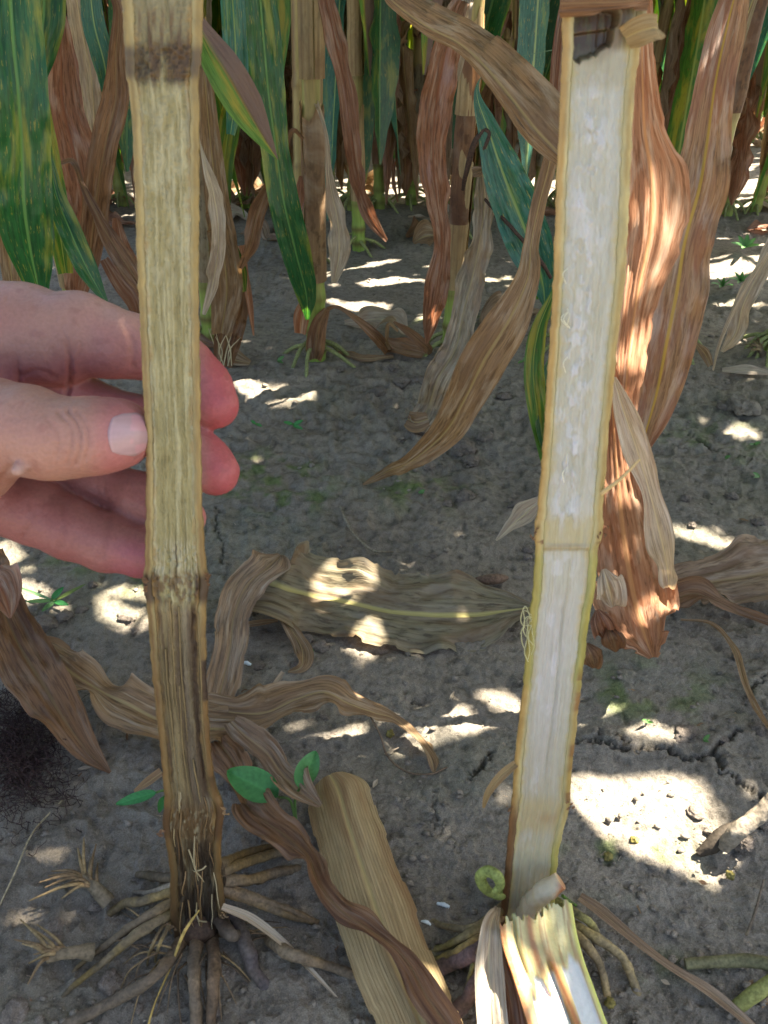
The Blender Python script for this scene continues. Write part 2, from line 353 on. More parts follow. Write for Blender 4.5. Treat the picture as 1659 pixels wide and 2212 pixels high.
# ------------------------------------------------------------------ ground
CR = []
def z6(l): return [(829+x/2, 1175+y/2) for x, y in l]
def z4(l): return [(829+x/2, 553+y/2) for x, y in l]
def z3(l): return [(x/2, 553+y/2) for x, y in l]
def z8(l): return [(829+x/2, 1642+y/2) for x, y in l]
def z7(l): return [(x/2, 1642+y/2) for x, y in l]
def z5(l): return [(x/2, 1175+y/2) for x, y in l]
CR += [(z6([(830, 855), (920, 862), (1050, 892), (1170, 885), (1260, 915), (1350, 942), (1420, 905), (1480, 850), (1530, 815)]), 1.6),
       (z6([(905, 860), (935, 812)]), .8), (z6([(990, 830), (1030, 850), (1060, 885)]), .8), (z6([(1410, 915), (1440, 950), (1450, 1000)]), 1.4),
       (z6([(1460, 1000), (1540, 1040), (1600, 1075), (1700, 1130)]), 1.0), (z6([(470, 900), (420, 960), (385, 1015)]), .8),
       (z6([(120, 680), (190, 700)]), .6), (z4([(1300, 760), (1360, 800), (1420, 845), (1500, 880), (1600, 900)]), 1.0),
       (z3([(945, 1090), (930, 1150), (935, 1200), (965, 1270), (960, 1320), (985, 1370)]), .8), (z8([(225, 120), (212, 200), (230, 300), (320, 390)]), .5),
       (z6([(1660, 560), (1580, 640), (1560, 700)]), .7), (z3([(1380, 750), (1460, 790), (1560, 760), (1640, 800)]), .8), (z8([(430, 20), (400, 60), (380, 90)]), .7),
       (z6([(1000, 1300), (900, 1240)]), .4), (z5([(1120, 270), (1080, 330)]), .7), (z4([(880, 420), (960, 500), (1010, 520)]), .5)]
def build_ground():
    ys = []; py = 2420.
    while py > 60:
        d = ray(CX, py); ys.append(-H/d[2]*d[1]); py -= 3.4 if py > 500 else 5
    Y = np.array([-8, -3, -1.2, -.5, -.2, 0, .06, .1, .13] + ys + [6.5, 7.5, 9, 12, 17, 25, 45, 90, 150])
    Y = np.unique(np.round(Y, 6))
    px = np.concatenate([[-60000, -14000, -5000, -2200, -1200, -700], np.arange(-480, 2140, 3.5), [2350, 2900, 4000, 7000, 16000, 60000]])
    dep = np.maximum(Y*math.cos(TH)+H*math.sin(TH), .27)
    X = (px[None, :]-CX)/F*dep[:, None]; YY = np.broadcast_to(Y[:, None], X.shape)
    z = gh0(X, YY)
    fade = np.clip(1.4-YY*.3, .0, 1)*(YY > .05)
    rough = sstep(-.25, .5, fbm(X*5, YY*5, 0, 3, 31))*.8 + .9*np.exp(-((YY-.88)/.13)**2)+.25
    z = z + fade*.0055*fbm(X*14, YY*14, 0, 3, 3)
    b1 = 1-np.abs(fbm(X*42, YY*42, 0, 2, 7))*2.2
    z = z + fade*.0032*rough*b1 + fade*.0024*rough*fbm(X*120, YY*120, 0, 3, 19) + fade*.0011*fbm(X*420, YY*420, 0, 2, 23)
    pit = sstep(.62, .85, noise(X*130, YY*130, 0, 41))
    z = z - fade*.0014*pit
    crack = np.zeros_like(z)
    for pl, wdt in CR:
        q = np.array([G(x, y)[:2] for x, y in pl]); q = catmull(q, 30*len(pl))
        nn = np.arange(len(q)); q = q + .003*np.stack([noise(nn*.35, 3.3, 0, 9), noise(nn*.35, 8.3, 0, 12)], -1)
        m = (X > q[:, 0].min()-.02) & (X < q[:, 0].max()+.02) & (YY > q[:, 1].min()-.02) & (YY < q[:, 1].max()+.02)
        idx = np.nonzero(m); xx = X[idx]; yy = YY[idx]; dmin = np.full(len(xx), 9.); arg = np.zeros(len(xx))
        for k in range(len(q)):
            dd = (xx-q[k, 0])**2+(yy-q[k, 1])**2; better = dd < dmin; dmin = np.where(better, dd, dmin); arg = np.where(better, k/len(q), arg)
        wloc = wdt*.0008*(.55+.6*np.sin(arg*math.pi))*(1+.5*noise(arg*40, 1.1, 0, 4))
        g = np.exp(-dmin/(wloc**2)); crack[idx] = np.maximum(crack[idx], g); z[idx] += -.006*g*min(1, wdt) + .0018*np.exp(-dmin/.00012)*wdt
    # colour: grey brown earth, algae film, shade painted in along the near edge, crusted pale patches
    c = srgb(134, 126, 114)[None, None]*np.ones(X.shape+(1,))
    t = fbm(X*4, YY*4, 0, 4, 51)[..., None]; c = c*(1+.16*t)
    warm = fbm(X*9, YY*9, 0, 3, 77)[..., None]; c = c*(1+np.array([.05, 0, -.06])*warm)
    def blob(x, y, rx, ry):
        p = G(x, y); q = G(x, y-ry); ax = rx*depth_of(p)/F; ay = abs(q[1]-p[1])
        return np.exp(-(((X-p[0])/ax)**2+((YY-p[1])/ay)**2))
    alg = 0
    for b in [(600, 1060, 90, 50), (520, 1050, 50, 25), (240, 1225, 120, 25), (590, 1010, 90, 40), (900, 1060, 110, 40), (1560, 960, 120, 50), (170, 1210, 60, 22), (980, 690, 120, 20), (1400, 1500, 160, 60), (300, 1270, 60, 20), (1180, 2080, 300, 40), (1350, 1850, 130, 60), (650, 1080, 60, 30)]:
        alg = alg + blob(*b)
    alg = np.clip(alg, 0, 1)*sstep(-.15, .45, fbm(X*60, YY*60, 0, 4, 91))*.75 + .10*sstep(.1, .5, fbm(X*11, YY*11, 0, 3, 66))
    c = c*(1-alg[..., None]) + srgb(92, 112, 56)*alg[..., None]
    low_shade = np.clip(blob(120, 1950, 360, 300)*1.0+blob(60, 1650, 160, 120)*.5+blob(650, 2150, 420, 160)*.5+blob(1550, 2150, 260, 160)*.45, 0, 1)[..., None]  # vignette-like shade painted into the soil colour, strongest at lower left
    c = c*(1-.42*low_shade*(.7+.3*t))
    c = c*(1-.25*pit[..., None])*(1-.55*crack[..., None])
    V = np.stack([X, YY, z], -1).reshape(-1, 3)
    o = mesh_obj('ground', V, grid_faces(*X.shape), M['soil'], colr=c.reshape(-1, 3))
    o['kind'] = 'structure'
build_ground()

# ico template for clods and crumbs
import bmesh
def ico(sub):
    bm = bmesh.new(); bmesh.ops.create_icosphere(bm, subdivisions=sub, radius=1)
    v = np.array([q.co[:] for q in bm.verts]); f = np.array([[q.index for q in fc.verts] for fc in bm.faces]); bm.free(); return v, f
ICO = {s: ico(s) for s in (1, 3, 4)}
def lump(v, seed, amp=.35, fr=1.6):
    n = fbm(v[:, 0]*fr+seed, v[:, 1]*fr, v[:, 2]*fr, 4, seed, .6); b = np.abs(fbm(v[:, 0]*3.5+seed, v[:, 1]*3.5+5, v[:, 2]*3.5, 3, seed+3))
    return v*(1+amp*n-.5*amp*b)[:, None]
def clod(x, y, rpx, label, flat=.6, group='soil clods on the bare ground', seed=None, col_=(122, 112, 102), sub=4, sink=.25):
    seed = seed or random.randint(1, 9999); p = G(x, y); r = rpx*depth_of(p)/F
    v, f = ICO[sub]; v = lump(v, seed, .6, 1.2); a = random.random()*6
    sc = np.array([1+.3*random.random(), 1, flat])*r; v = v*sc
    v = np.stack([v[:, 0]*math.cos(a)-v[:, 1]*math.sin(a), v[:, 0]*math.sin(a)+v[:, 1]*math.cos(a), v[:, 2]], -1)
    v = v + v/np.linalg.norm(v, axis=1)[:, None]*(.05*r*fbm(v[:, 0]*5/r, v[:, 1]*5/r, v[:, 2]*5/r, 3, seed))[:, None]
    v = v + p + np.array([0, 0, r*flat*(1-sink)*.7])
    c = srgb(*col_)*(1+.15*fbm(v[:, 0]*90, v[:, 1]*90, v[:, 2]*90, 3, seed))[:, None]
    if group: label = ('tiny' if rpx < 12 else 'small' if rpx < 16 else 'lumpy' if rpx < 20 else 'large')+' soil clod '+where(x, y)
    return tagit(mesh_obj('soil_clod', v, f, M['soil'], colr=c), label, 'soil clod', group)
LM = [(790, 1045, 'the tip of the long dangling tan leaf'), (900, 915, 'the crumpled grey leaf end'), (515, 960, 'the fingertips'), (380, 1270, 'the dark joint of the browned stalk'), (600, 1200, 'the peak of the folded leaf'), (850, 1400, 'the lower edge of the olive leaf'),
      (1060, 1250, 'the short brown stick'), (1230, 1170, 'the joint of the white stalk'), (1410, 1420, 'the lower tip of the orange leaf'), (1400, 1770, 'the big sunlit patch'), (1350, 1570, 'the narrow sunlit patch'), (1590, 1800, 'the pale broken stub'), (560, 1700, 'the round-leaved seedling'),
      (720, 1520, 'the arched brown leaf'), (730, 1690, 'the top of the straw sheath'), (250, 2030, 'the roots of the browned stalk'), (1130, 2000, 'the foot of the white stalk'), (60, 1620, 'the dark silk tangle'), (118, 1298, 'the star-shaped seedling'), (1600, 890, 'the tipped soil slab'), (685, 760, 'the bright green plant foot'),
      (235, 1670, 'the tip of the left dark leaf'), (1340, 2090, 'the curved roots'), (1550, 1250, 'the wide pale leaf'), (1450, 2090, 'the long grey leaf strip'), (790, 1150, 'the thin knotted stem'), (120, 2070, 'the claw-like stub'), (930, 1600, 'the dry tendril'), (1500, 1620, 'the cracks'), (480, 2100, 'the purple-grey root'), (1590, 2080, 'the green root')]
def where(x, y):
    b = min(LM, key=lambda l: math.hypot(l[0]-x, l[1]-y)); dx, dy = x-b[0], y-b[1]; d = math.hypot(dx, dy)
    side = ('right of' if dx > 0 else 'left of') if abs(dx) > abs(dy) else ('below' if dy > 0 else 'above')
    return ('close to, ' if False else ('just ' if d < 60 else ''))+side+' '+b[2]
clod(1601, 888, 34, 'large angular soil slab tipped up on the slope at the right edge', .7, group=None, seed=12, col_=(132, 124, 112))
for (x, y, r) in [(868, 830, 17), (818, 850, 15), (1002, 975, 24), (1018, 1000, 18), (1005, 1078, 20), (962, 1092, 12), (1048, 948, 16), (1114, 1095, 15), (926, 1012, 13), (936, 1203, 9), (1090, 860, 14), (1140, 1205, 9), (960, 830, 16), (735, 800, 9), (1140, 1190, 9), (1495, 1136, 8), (850, 800, 14), (905, 825, 16), (1000, 820, 13), (560, 800, 12)]:
    clod(x, y, r, 'crumbly grey soil clod on the ridge slope between the two split stalks')
for (x, y, r) in [(95, 1355, 26), (55, 1335, 16), (140, 1340, 20), (175, 1322, 12), (275, 1340, 18), (200, 1265, 9), (60, 1380, 18), (230, 1560, 14), (290, 1365, 10), (30, 1350, 15)]:
    clod(x, y, r, 'knobbly grey soil clod on the ground below the hand')
for (x, y, r) in [(660, 1385, 15), (690, 1400, 16), (640, 1440, 12), (600, 1480, 14), (700, 1550, 14), (620, 1500, 12), (560, 1440, 12), (720, 1590, 9), (540, 1500, 10)]:
    clod(x, y, r, 'dark soil clod beside the dry leaves in the middle of the ground')
for (x, y, r) in [(125, 2010, 24), (35, 2190, 30), (140, 1800, 16), (115, 2030, 22), (240, 2125, 22), (495, 2105, 18), (535, 2125, 9), (465, 2185, 14), (210, 1960, 14), (60, 1930, 12), (300, 2180, 9)]:
    clod(x, y, r, 'greyish soil lump among the roots of the browned stalk')
for (x, y, r) in [(1480, 1590, 22), (1640, 1580, 18), (1560, 1600, 14), (1650, 1780, 20), (1600, 1820, 24), (1540, 1800, 16), (1500, 1760, 18), (1590, 1420, 12), (1480, 1080, 12), (1560, 880, 14), (1450, 830, 13), (1640, 1130, 14), (1580, 1075, 12), (1425, 1440, 14)]:
    clod(x, y, r, 'pale soil clod on the cracked ground right of the white stalk')
def crumbs():
    Vs = []; Fs = []; Cs = []; v0, f0 = ICO[1]; k = 0
    n = 0
    while n < 4200:
        x = rng.uniform(-200, 1860); y = rng.uniform(560, 2330)
        d = ray(x, y); p = CPOS-d*(H/d[2]); 
        m = float(fbm(p[0]*7+4, p[1]*7, 0, 3, 31)) + .8*math.exp(-((p[1]-.88)/.13)**2)
        if rng.random() > .12 + 1.1*max(0, m): continue
        r = (.0005+.0022*rng.random()**5)*(1+.5*p[1])
        q = v0*(1+.35*rng.standard_normal((len(v0), 1)).clip(-1.2, 1.2))*r*np.array([1, .8, .55])
        Vs.append(q + np.array([p[0], p[1], float(gh0(p[0], p[1]))+r*.8+.0005])); Fs.append(f0+k); k += len(v0)
        c = srgb(134, 125, 113)*(.8+.4*rng.random()); Cs.append(np.repeat(c[None], len(v0), 0)); n += 1
    tagit(mesh_obj('soil_crumbs', np.vstack(Vs), np.vstack(Fs), M['soil'], colr=np.vstack(Cs), smooth=False), 'fine grey soil crumbs scattered over the whole bare ground', 'soil crumbs', None, 'stuff')
crumbs()

# ------------------------------------------------------------------ the two split stalks
LEAN = .18
def plane_pt(x, y, Y0, off=0.0):
    d = ray(x, y); t = (Y0+LEAN*H)/(d[1]-LEAN*d[2]); return CPOS+d*t
NPL = np.array([0, -1, LEAN]); NPL = NPL/np.linalg.norm(NPL)
def stalk_frame(prof, Y0, n):
    prof = np.array(prof, float)
    ys = np.linspace(prof[0, 0], prof[-1, 0], n)
    xl = np.interp(ys, prof[:, 0], prof[:, 1]); xr = np.interp(ys, prof[:, 0], prof[:, 2])
    k = np.array([1, 2, 3, 2, 1.])/9
    xl = np.convolve(np.pad(xl, 2, 'edge'), k, 'valid'); xr = np.convolve(np.pad(xr, 2, 'edge'), k, 'valid')
    xl = xl + 1.2*noise(ys*.06, 1.0, 0, 5)+.8*noise(ys*.2, 1.0, 0, 6); xr = xr + 1.2*noise(ys*.06, 7.0, 0, 8)+.8*noise(ys*.2, 1.0, 0, 9)
    Lp = np.array([plane_pt(a, y, Y0) for a, y in zip(xl, ys)]); Rp = np.array([plane_pt(a, y, Y0) for a, y in zip(xr, ys)])
    return ys, Lp, Rp
def split_stalk(name, prof, Y0, pithfun, rindfun, root, pithmat, n=760, wall=.25):
    ys, Lp, Rp = stalk_frame(prof, Y0, n)
    Wv = Rp-Lp; Wm = np.linalg.norm(Wv, axis=1); mid = (Lp+Rp)/2; Ax = Wv/Wm[:, None]
    # rind: left lip, back arc, right lip (closed shell with a lip turned in)
    ang = np.linspace(0, math.pi, 26)
    us = np.concatenate([[-1+wall*1.15, -1+wall*.95, -1+wall*.5, -1+wall*.15], -np.cos(ang), [1-wall*.15, 1-wall*.5, 1-wall*.95, 1-wall*1.15]])
    ds = np.concatenate([[-.06, .025, .045, .02], -np.sin(ang)*.95, [.02, .045, .025, -.06]])
    V = mid[:, None]+Ax[:, None]*(us[None, :, None]*Wm[:, None, None]/2)+NPL*(ds[None, :, None]*Wm[:, None, None]/2)
    yy = np.broadcast_to(ys[:, None], V.shape[:2]); uu = np.broadcast_to(us[None], V.shape[:2]); dd = np.broadcast_to(ds[None], V.shape[:2])
    V = V + NPL*(.0003*fbm(uu*12, yy*.05, 0, 3, 4))[..., None]
    mesh_obj('rind', V.reshape(-1, 3), grid_faces(n, len(us)), M['rind'], root, colr=rindfun(uu, yy, dd).reshape(-1, 3))
    # pith
    pu = np.linspace(-1+wall*.88, 1-wall*.88, 74)
    uu = np.broadcast_to(pu[None], (n, len(pu))); yy = np.broadcast_to(ys[:, None], uu.shape)
    c, h = pithfun(uu, yy)
    e = np.minimum(1, (1-np.abs(uu)/(1-wall*.88))*14)
    h = h*e - .0012*(1-e)
    V = mid[:, None]+Ax[:, None]*(uu[..., None]*Wm[:, None, None]/2)+NPL*h[..., None]
    mesh_obj('pith', V.reshape(-1, 3), grid_faces(n, len(pu)), pithmat, root, colr=c.reshape(-1, 3))
    return ys, mid, Ax, Wm
def bl(c, col_, m): m = np.clip(m, 0, 1)[..., None]; return c*(1-m)+srgb(*col_)*m
def band(y, a, b, s=10): return sstep(a-s, a+s, y)*(1-sstep(b-s, b+s, y))
profL = [(-160, 250, 445), (-60, 258, 440), (0, 263, 438), (60, 266, 436), (100, 268, 436), (135, 272, 433), (155, 270, 432), (185, 277, 427), (250, 284, 430), (350, 289, 430), (600, 297, 428), (753, 305, 431), (953, 315, 433), (1100, 315, 437), (1153, 314, 440), (1225, 312, 444), (1245, 309, 449), (1275, 310, 450), (1292, 314, 446), (1325, 318, 444), (1475, 330, 445), (1625, 347, 455), (1690, 353, 464), (1725, 355, 473), (1748, 354, 484), (1760, 351, 483), (1800, 352, 480), (1815, 358, 478), (1892, 368, 477), (1962, 366, 486), (2010, 372, 488), (2045, 380, 480), (2075, 390, 470)]
def streak(u, y, su, sy, seed, o=3): return fbm(u*su+seed, y*sy, 0, o, seed)
def pithL(u, y):
    c = np.broadcast_to(srgb(170, 160, 118), u.shape+(3,)).copy()
    s1 = streak(u, y, 9, .006, 2); s2 = streak(u, y, 28, .012, 5); s3 = streak(u, y, 5, .03, 8)
    c = bl(c, (196, 188, 152), sstep(.0, .5, s1)); c = bl(c, (146, 128, 82), sstep(.1, .55, s2)*.5)
    c = bl(c, (198, 196, 176), np.exp(-((np.abs(u)-.72)/.07)**2)*.55*band(y, 200, 1150, 60))
    c = bl(c, (196, 190, 160), band(y, 190, 620, 60)*sstep(-.2, .5, s3)*.6)
    # top piece above the node
    c = bl(c, (150, 140, 112), band(y, -200, 90, 30)*.7); c = bl(c, (112, 84, 56), band(y, 20, 130, 20)*sstep(.0, .4, s1)*.8)
    nb = band(y, 95, 178, 14); c = bl(c, (66, 46, 34), nb*sstep(-.75, .35, fbm(u*5, y*.02, 0, 4, 61)+.55*np.abs(u))*.85); c = bl(c, (96, 72, 52), band(y, 85, 190, 18)*sstep(-.1, .6, fbm(u*8, y*.008, 0, 4, 67)+.35*np.abs(u))*.75)
    c = bl(c, (140, 116, 80), nb*sstep(.1, .7, fbm(u*9, y*.05, 0, 4, 62))*.45); c = bl(c, (96, 74, 54), band(y, 60, 110, 20)*sstep(-.1, .5, s1+np.abs(u)*.4)*.7)
    c = bl(c, (86, 60, 42), np.exp(-((u-.86)/.16)**2)*band(y, 60, 330, 60)*.7)
    # lower node
    c = bl(c, (206, 198, 176), band(y, 1170, 1262, 18)*sstep(-.1, .4, s2+.3*s3)*.7)
    dk = band(y, 1235, 1305, 12); c = bl(c, (62, 42, 32), dk*sstep(.35, .75, np.abs(u)+.3*s1)); c = bl(c, (118, 90, 62), dk*sstep(-.2, .3, fbm(u*7, y*.06, 0, 3, 63))*.8)
    c = bl(c, (84, 64, 50), np.exp(-(((u-.05)/.03)**2))*band(y, 1175, 1240, 10))
    # brown discoloured internode
    lw = sstep(1290, 1330, y)
    c = bl(c, (134, 106, 76), lw*.55); c = bl(c, (98, 74, 56), lw*sstep(-.05, .35, streak(u, y, 5, .004, 71))*.85)
    c = bl(c, (180, 160, 118), lw*np.exp(-((u+.25+.1*noise(y*.01, 1.))/.12)**2)*.75)
    c = bl(c, (150, 138, 122), lw*np.exp(-((u-.25)/.18)**2)*.55)
    hol = band(y, 1315, 1720, 25)*np.exp(-((u-.60-.06*noise(y*.012, 4.))/(.09+.03*noise(y*.02, 2.)))**2); c = bl(c, (70, 48, 36), hol*.85)
    c = bl(c, (190, 176, 140), band(y, 1310, 1720, 30)*np.exp(-((u-.75)/.035)**2)*.8)
    fr = sstep(1690, 1760, y); c = bl(c, (104, 78, 52), fr*.7); c = bl(c, (182, 168, 138), fr*sstep(.05, .35, streak(u, y, 9, .02, 77))*.8)
    c = bl(c, (58, 42, 32), sstep(1780, 1860, y)*sstep(-.15, .25, streak(u, y, 5, .01, 79))*.85); c = bl(c, (50, 38, 30), sstep(1940, 2010, y)*.85)
    ng = band(y, 1735, 1812, 12); c = bl(c, (128, 96, 58), ng*.6); c = bl(c, (176, 162, 132), ng*sstep(.3, .5, fbm(u*12+u*u, y*.1, 0, 3, 83)))
    c = bl(c, (176, 140, 84), sstep(.60, .80, np.abs(u)+.10*noise(y*.03, np.sign(u)*5.)+.05*noise(y*.12, np.sign(u)*9.))*.6)
    c = c*(1+.10*s2)[..., None]*np.array([.70, .70, .64]); c = c*(1-.30*sstep(1290, 1420, y)-.15*sstep(1780, 1900, y))[..., None]
    h = .0005*s2+.0006*s1+.0004*fbm(u*30, y*.2, 0, 2, 88) + band(y, 1180, 1300, 14)*.0011*fbm(u*12, y*.12, 0, 3, 90) + band(y, 95, 175, 14)*.0012*fbm(u*9, y*.1, 0, 3, 91) - .0012*hol
    h = h + sstep(1700, 1760, y)*.0016*fbm(u*12, y*.035, 0, 4, 92) + band(y, 1735, 1815, 12)*.001 - .003*sstep(1820, 1900, y)*(1-u*u)
    return c, h
def rindL(u, y, d):
    c = np.broadcast_to(srgb(136, 110, 64), u.shape+(3,)).copy(); s = streak(u+d*3, y, 12, .006, 15)
    c = bl(c, (160, 136, 84), sstep(0, .5, s)); c = bl(c, (112, 84, 44), sstep(.1, .5, -s))
    c = bl(c, (178, 160, 92), band(y, -200, 700, 100)*.3); c = bl(c, (176, 164, 118), (1-sstep(.74, .84, np.abs(u)))*(d > -.1)*.7)
    c = bl(c, (66, 46, 32), band(y, 100, 170, 16)*.75); c = bl(c, (58, 38, 28), band(y, 1240, 1302, 12)*.9)
    c = bl(c, (120, 82, 42), sstep(1320, 1500, y)*.55); c = bl(c, (96, 66, 40), band(y, 1740, 1812, 14)*.8); c = bl(c, (86, 62, 40), sstep(1850, 2000, y)*.7)
    c = bl(c, (54, 36, 26), band(y, 1380, 1690, 40)*sstep(.2, .4, noise(y*.02, 2.2))*sstep(.5, 1, u))
    return c*(.88-.2*sstep(1290, 1420, y)-.15*sstep(1780, 1900, y))[..., None]
baseL = G(428, 2040); Y0L = baseL[1]
rootL = empty('split_corn_stalk', baseL, 'browned split corn stalk held by the hand, dark rotted joints and tan pith', 'corn stalk')
ysL, midL, AxL, WmL = split_stalk('L', profL, Y0L, pithL, rindL, rootL, M['pith'])
profR = [(-160, 1205, 1415), (-40, 1209, 1402), (0, 1212, 1397), (30, 1214, 1396), (62, 1214, 1392), (95, 1216, 1385), (200, 1211, 1370), (400, 1202, 1361), (600, 1196, 1351), (753, 1187, 1333), (953, 1174, 1313), (1103, 1162, 1303), (1128, 1157, 1303), (1150, 1154, 1302), (1172, 1156, 1297), (1185, 1157, 1292), (1278, 1152, 1285), (1325, 1144, 1274), (1475, 1131, 1256), (1625, 1114, 1240), (1700, 1109, 1233), (1725, 1107, 1232), (1742, 1104, 1232), (1767, 1101, 1224), (1842, 1095, 1207), (1917, 1087, 1200), (1982, 1079, 1197), (2030, 1078, 1192)]
def pithR(u, y):
    c = np.broadcast_to(srgb(204, 200, 184), u.shape+(3,)).copy()
    s1 = streak(u, y, 7, .004, 102); s2 = streak(u, y, 22, .01, 105); s3 = fbm(u*4, y*.03, 0, 4, 108)
    c = bl(c, (192, 186, 160), sstep(-.1, .5, s1)*.7); c = bl(c, (222, 220, 218), sstep(.1, .45, s3)*np.exp(-((u+.15)/.4)**2)*.8)
    c = bl(c, (196, 186, 128), sstep(.62, .95, np.abs(u))*.8)
    c = bl(c, (200, 190, 150), np.exp(-((u-.12)/.05)**2)*.4*sstep(1250, 1330, y))
    nb = band(y, 1115, 1190, 18); c = bl(c, (198, 182, 130), nb*.75); c = bl(c, (176, 152, 104), np.exp(-((y-1180-6*u*u)/7)**2)*.7); c = bl(c, (150, 112, 72), np.exp(-((y-1168)/26)**2)*sstep(.72, .95, np.abs(u))*.7)
    c = bl(c, (176, 156, 104), band(y, 1190, 1270, 15)*sstep(.45, .9, u)*.8)
    n2 = band(y, 1725, 1800, 18); c = bl(c, (200, 176, 122), n2*.7); c = bl(c, (168, 122, 74), np.exp(-(((u-.35)/.35)**2+((y-1768)/12)**2))*.7)
    c = bl(c, (208, 194, 152), sstep(1790, 1850, y)*.6); c = bl(c, (178, 152, 104), sstep(1790, 1850, y)*sstep(.15, .5, s2)*.5)
    hole = 0
    # the dark rotten hollow at the very top
    low = 128-70*np.clip(u+.30, 0, 1.2)-60*np.clip(-.55-u, 0, 1)+9*noise(u*9, 3.)
    hole = sstep(16, 24, y+4*noise(u*8, 1.))*(1-sstep(low-8, low+6, y))*(1-sstep(.22, .36, u+.08*noise(y*.06, 2.)))*sstep(-.98, -.84, u)
    c = bl(c, (150, 138, 96), (1-sstep(92, 112, y-14*u))*.8); c = bl(c, (118, 92, 64), (1-sstep(118, 150, y+60*np.clip(u, 0, 1)))*.6*(u < .5)); c = bl(c, (84, 60, 40), hole*sstep(-1.2, .0, .5+fbm(u*7, y*.04, 0, 3, 120))); c = bl(c, (90, 92, 52), hole*sstep(.15, .45, fbm(u*8, y*.05, 0, 3, 121))*.5)
    c = bl(c, (150, 124, 92), np.exp(-((y-low-4)/3.5)**2)*(u > -.9)*.7); c = bl(c, (116, 94, 74), 1-sstep(14, 22, y+5*noise(u*6, 1.)))
    c = bl(c, (98, 74, 50), (1-sstep(70, 105, y+20*noise(u*5, 9.)))*sstep(.3, .5, u)*(1-sstep(.55, .75, u))*.6)
    c = bl(c, (176, 162, 118), band(y, 110, 190, 20)*.5)
    w1 = sstep(.02, .40, fbm(u*4.5, y*.03, 0, 4, 140))*np.exp(-((u+.12)/.42)**2)*band(y, 230, 1140, 40); c = bl(c, (218, 220, 226), w1*.65); c = bl(c, (196, 190, 164), sstep(.1, .5, -fbm(u*4+4, y*.006, 0, 3, 141))*.4)
    c = bl(c, (208, 202, 208), band(y, 1290, 1700, 40)*np.exp(-((u+.1)/.45)**2)*.3); c = bl(c, (196, 178, 136), sstep(1450, 1720, y)*.35)
    c = bl(c, (206, 182, 112), sstep(.56, .80, np.abs(u)+.10*noise(y*.02, np.sign(u)*5.)+.05*noise(y*.1, np.sign(u)*9.))*.65)
    c = c*(1+.05*s2)[..., None]*np.array([.64, .65, .665])
    h = .0003*s1+.0002*s2+.0005*s3*np.exp(-((u+.1)/.4)**2)*band(y, 180, 1120, 40) + .0003*fbm(u*14, y*.06, 0, 3, 133)*band(y, 150, 1150, 40)
    h = h + 0.0006*sstep(.35, .6, fbm(u*5+3, y*.025, 0, 3, 135))*np.exp(-((u+.1)/.3)**2)*band(y, 200, 1120, 40) - .006*hole + .0006*w1+.0008*np.exp(-((y-1182)/5)**2) - .0015*np.exp(-((u-.1-.1*noise(y*.004, 3.))/.05)**2)*band(y, 1290, 1700, 40)*.5
    h = h + .0012*(1-sstep(60, 66, y+12*u))
    return c, h
def rindR(u, y, d):
    c = np.broadcast_to(srgb(160, 138, 84), u.shape+(3,)).copy(); s = streak(u+d*3, y, 12, .006, 115)
    c = bl(c, (180, 164, 110), sstep(0, .5, s)); c = bl(c, (156, 126, 62), sstep(.1, .5, -s)*.7)
    c = bl(c, (176, 168, 128), (1-sstep(.74, .86, np.abs(u)))*(d > -.1)*.8); c = bl(c, (164, 128, 72), sstep(.80, .93, -u)*.8)
    c = bl(c, (140, 146, 62), band(y, 1190, 1480, 30)*.5*(1+0*u))
    c = bl(c, (104, 60, 36), band(y, 1125, 1180, 8)*sstep(.1, .3, noise(y*.1, u*2))*.9); c = bl(c, (96, 58, 36), sstep(1690, 1780, y)*(u < 0)*.85)
    c = bl(c, (112, 60, 36), band(y, 1450, 1745, 20)*(u > .8)*.6*sstep(-.2, .2, noise(y*.05, 2.)))
    c = bl(c, (112, 88, 68), (1-sstep(14, 22, y))); c = bl(c, (170, 160, 76), sstep(1790, 1850, y)*(u > 0)*.7)
    return c
baseR = G(1138, 2005); Y0R = baseR[1]
rootR = empty('split_corn_stalk', baseR, 'healthy split corn stalk with clean white pith, standing alone at the right', 'corn stalk')
ysR, midR, AxR, WmR = split_stalk('R', profR, Y0R, pithR, rindR, rootR, M['pithwet'])

# loose fibres on the cut faces
def fibre(root, frame, u0, u1, y0, y1, lift, r, c, mat='pith'):
    ys, mid, Ax, Wm = frame; pts = []
    for k, t in enumerate(np.linspace(0, 1, 5)):
        y = y0+(y1-y0)*t; i = int(np.argmin(abs(ys-y))); u = u0+(u1-u0)*t+.03*random.uniform(-1, 1)
        pts.append(mid[i]+Ax[i]*u*Wm[i]/2+NPL*(.0004+lift*math.sin(t*math.pi)*random.uniform(.6, 1.1)))
    tube('fibre', pts, [r, r, r*.9, r*.8, r*.4], M[mat], root, srgb(*c), sides=5, seg=20)
fL = (ysL, midL, AxL, WmL); fR = (ysR, midR, AxR, WmR)
for k in range(18):
    y0 = random.uniform(1700, 1950); u = random.uniform(-.6, .75)
    fibre(rootL, fL, u, u+random.uniform(-.18, .18), y0, y0+random.uniform(40, 130), random.uniform(.0005, .0025), random.uniform(.00018, .0004), random.choice([(156, 138, 100), (130, 104, 70), (170, 156, 124), (104, 78, 50)]))
for a in [(-.22, -.15, 1290, 1560), (.74, .82, 1320, 1640), (-.05, -.05, 1480, 1740), (.3, .33, 1640, 1750), (-.45, -.4, 1400, 1720), (.1, .14, 1310, 1600)]:
    fibre(rootL, fL, *a, .0001, .00035, (128, 110, 76))
for a in [(-.2, .35, 1835, 1905), (.05, .1, 1800, 1900), (.4, -.1, 1868, 1878), (.3, -.1, 1990, 1962)]:
    fibre(rootL, fL, *a, .003, .0004, (160, 146, 112))
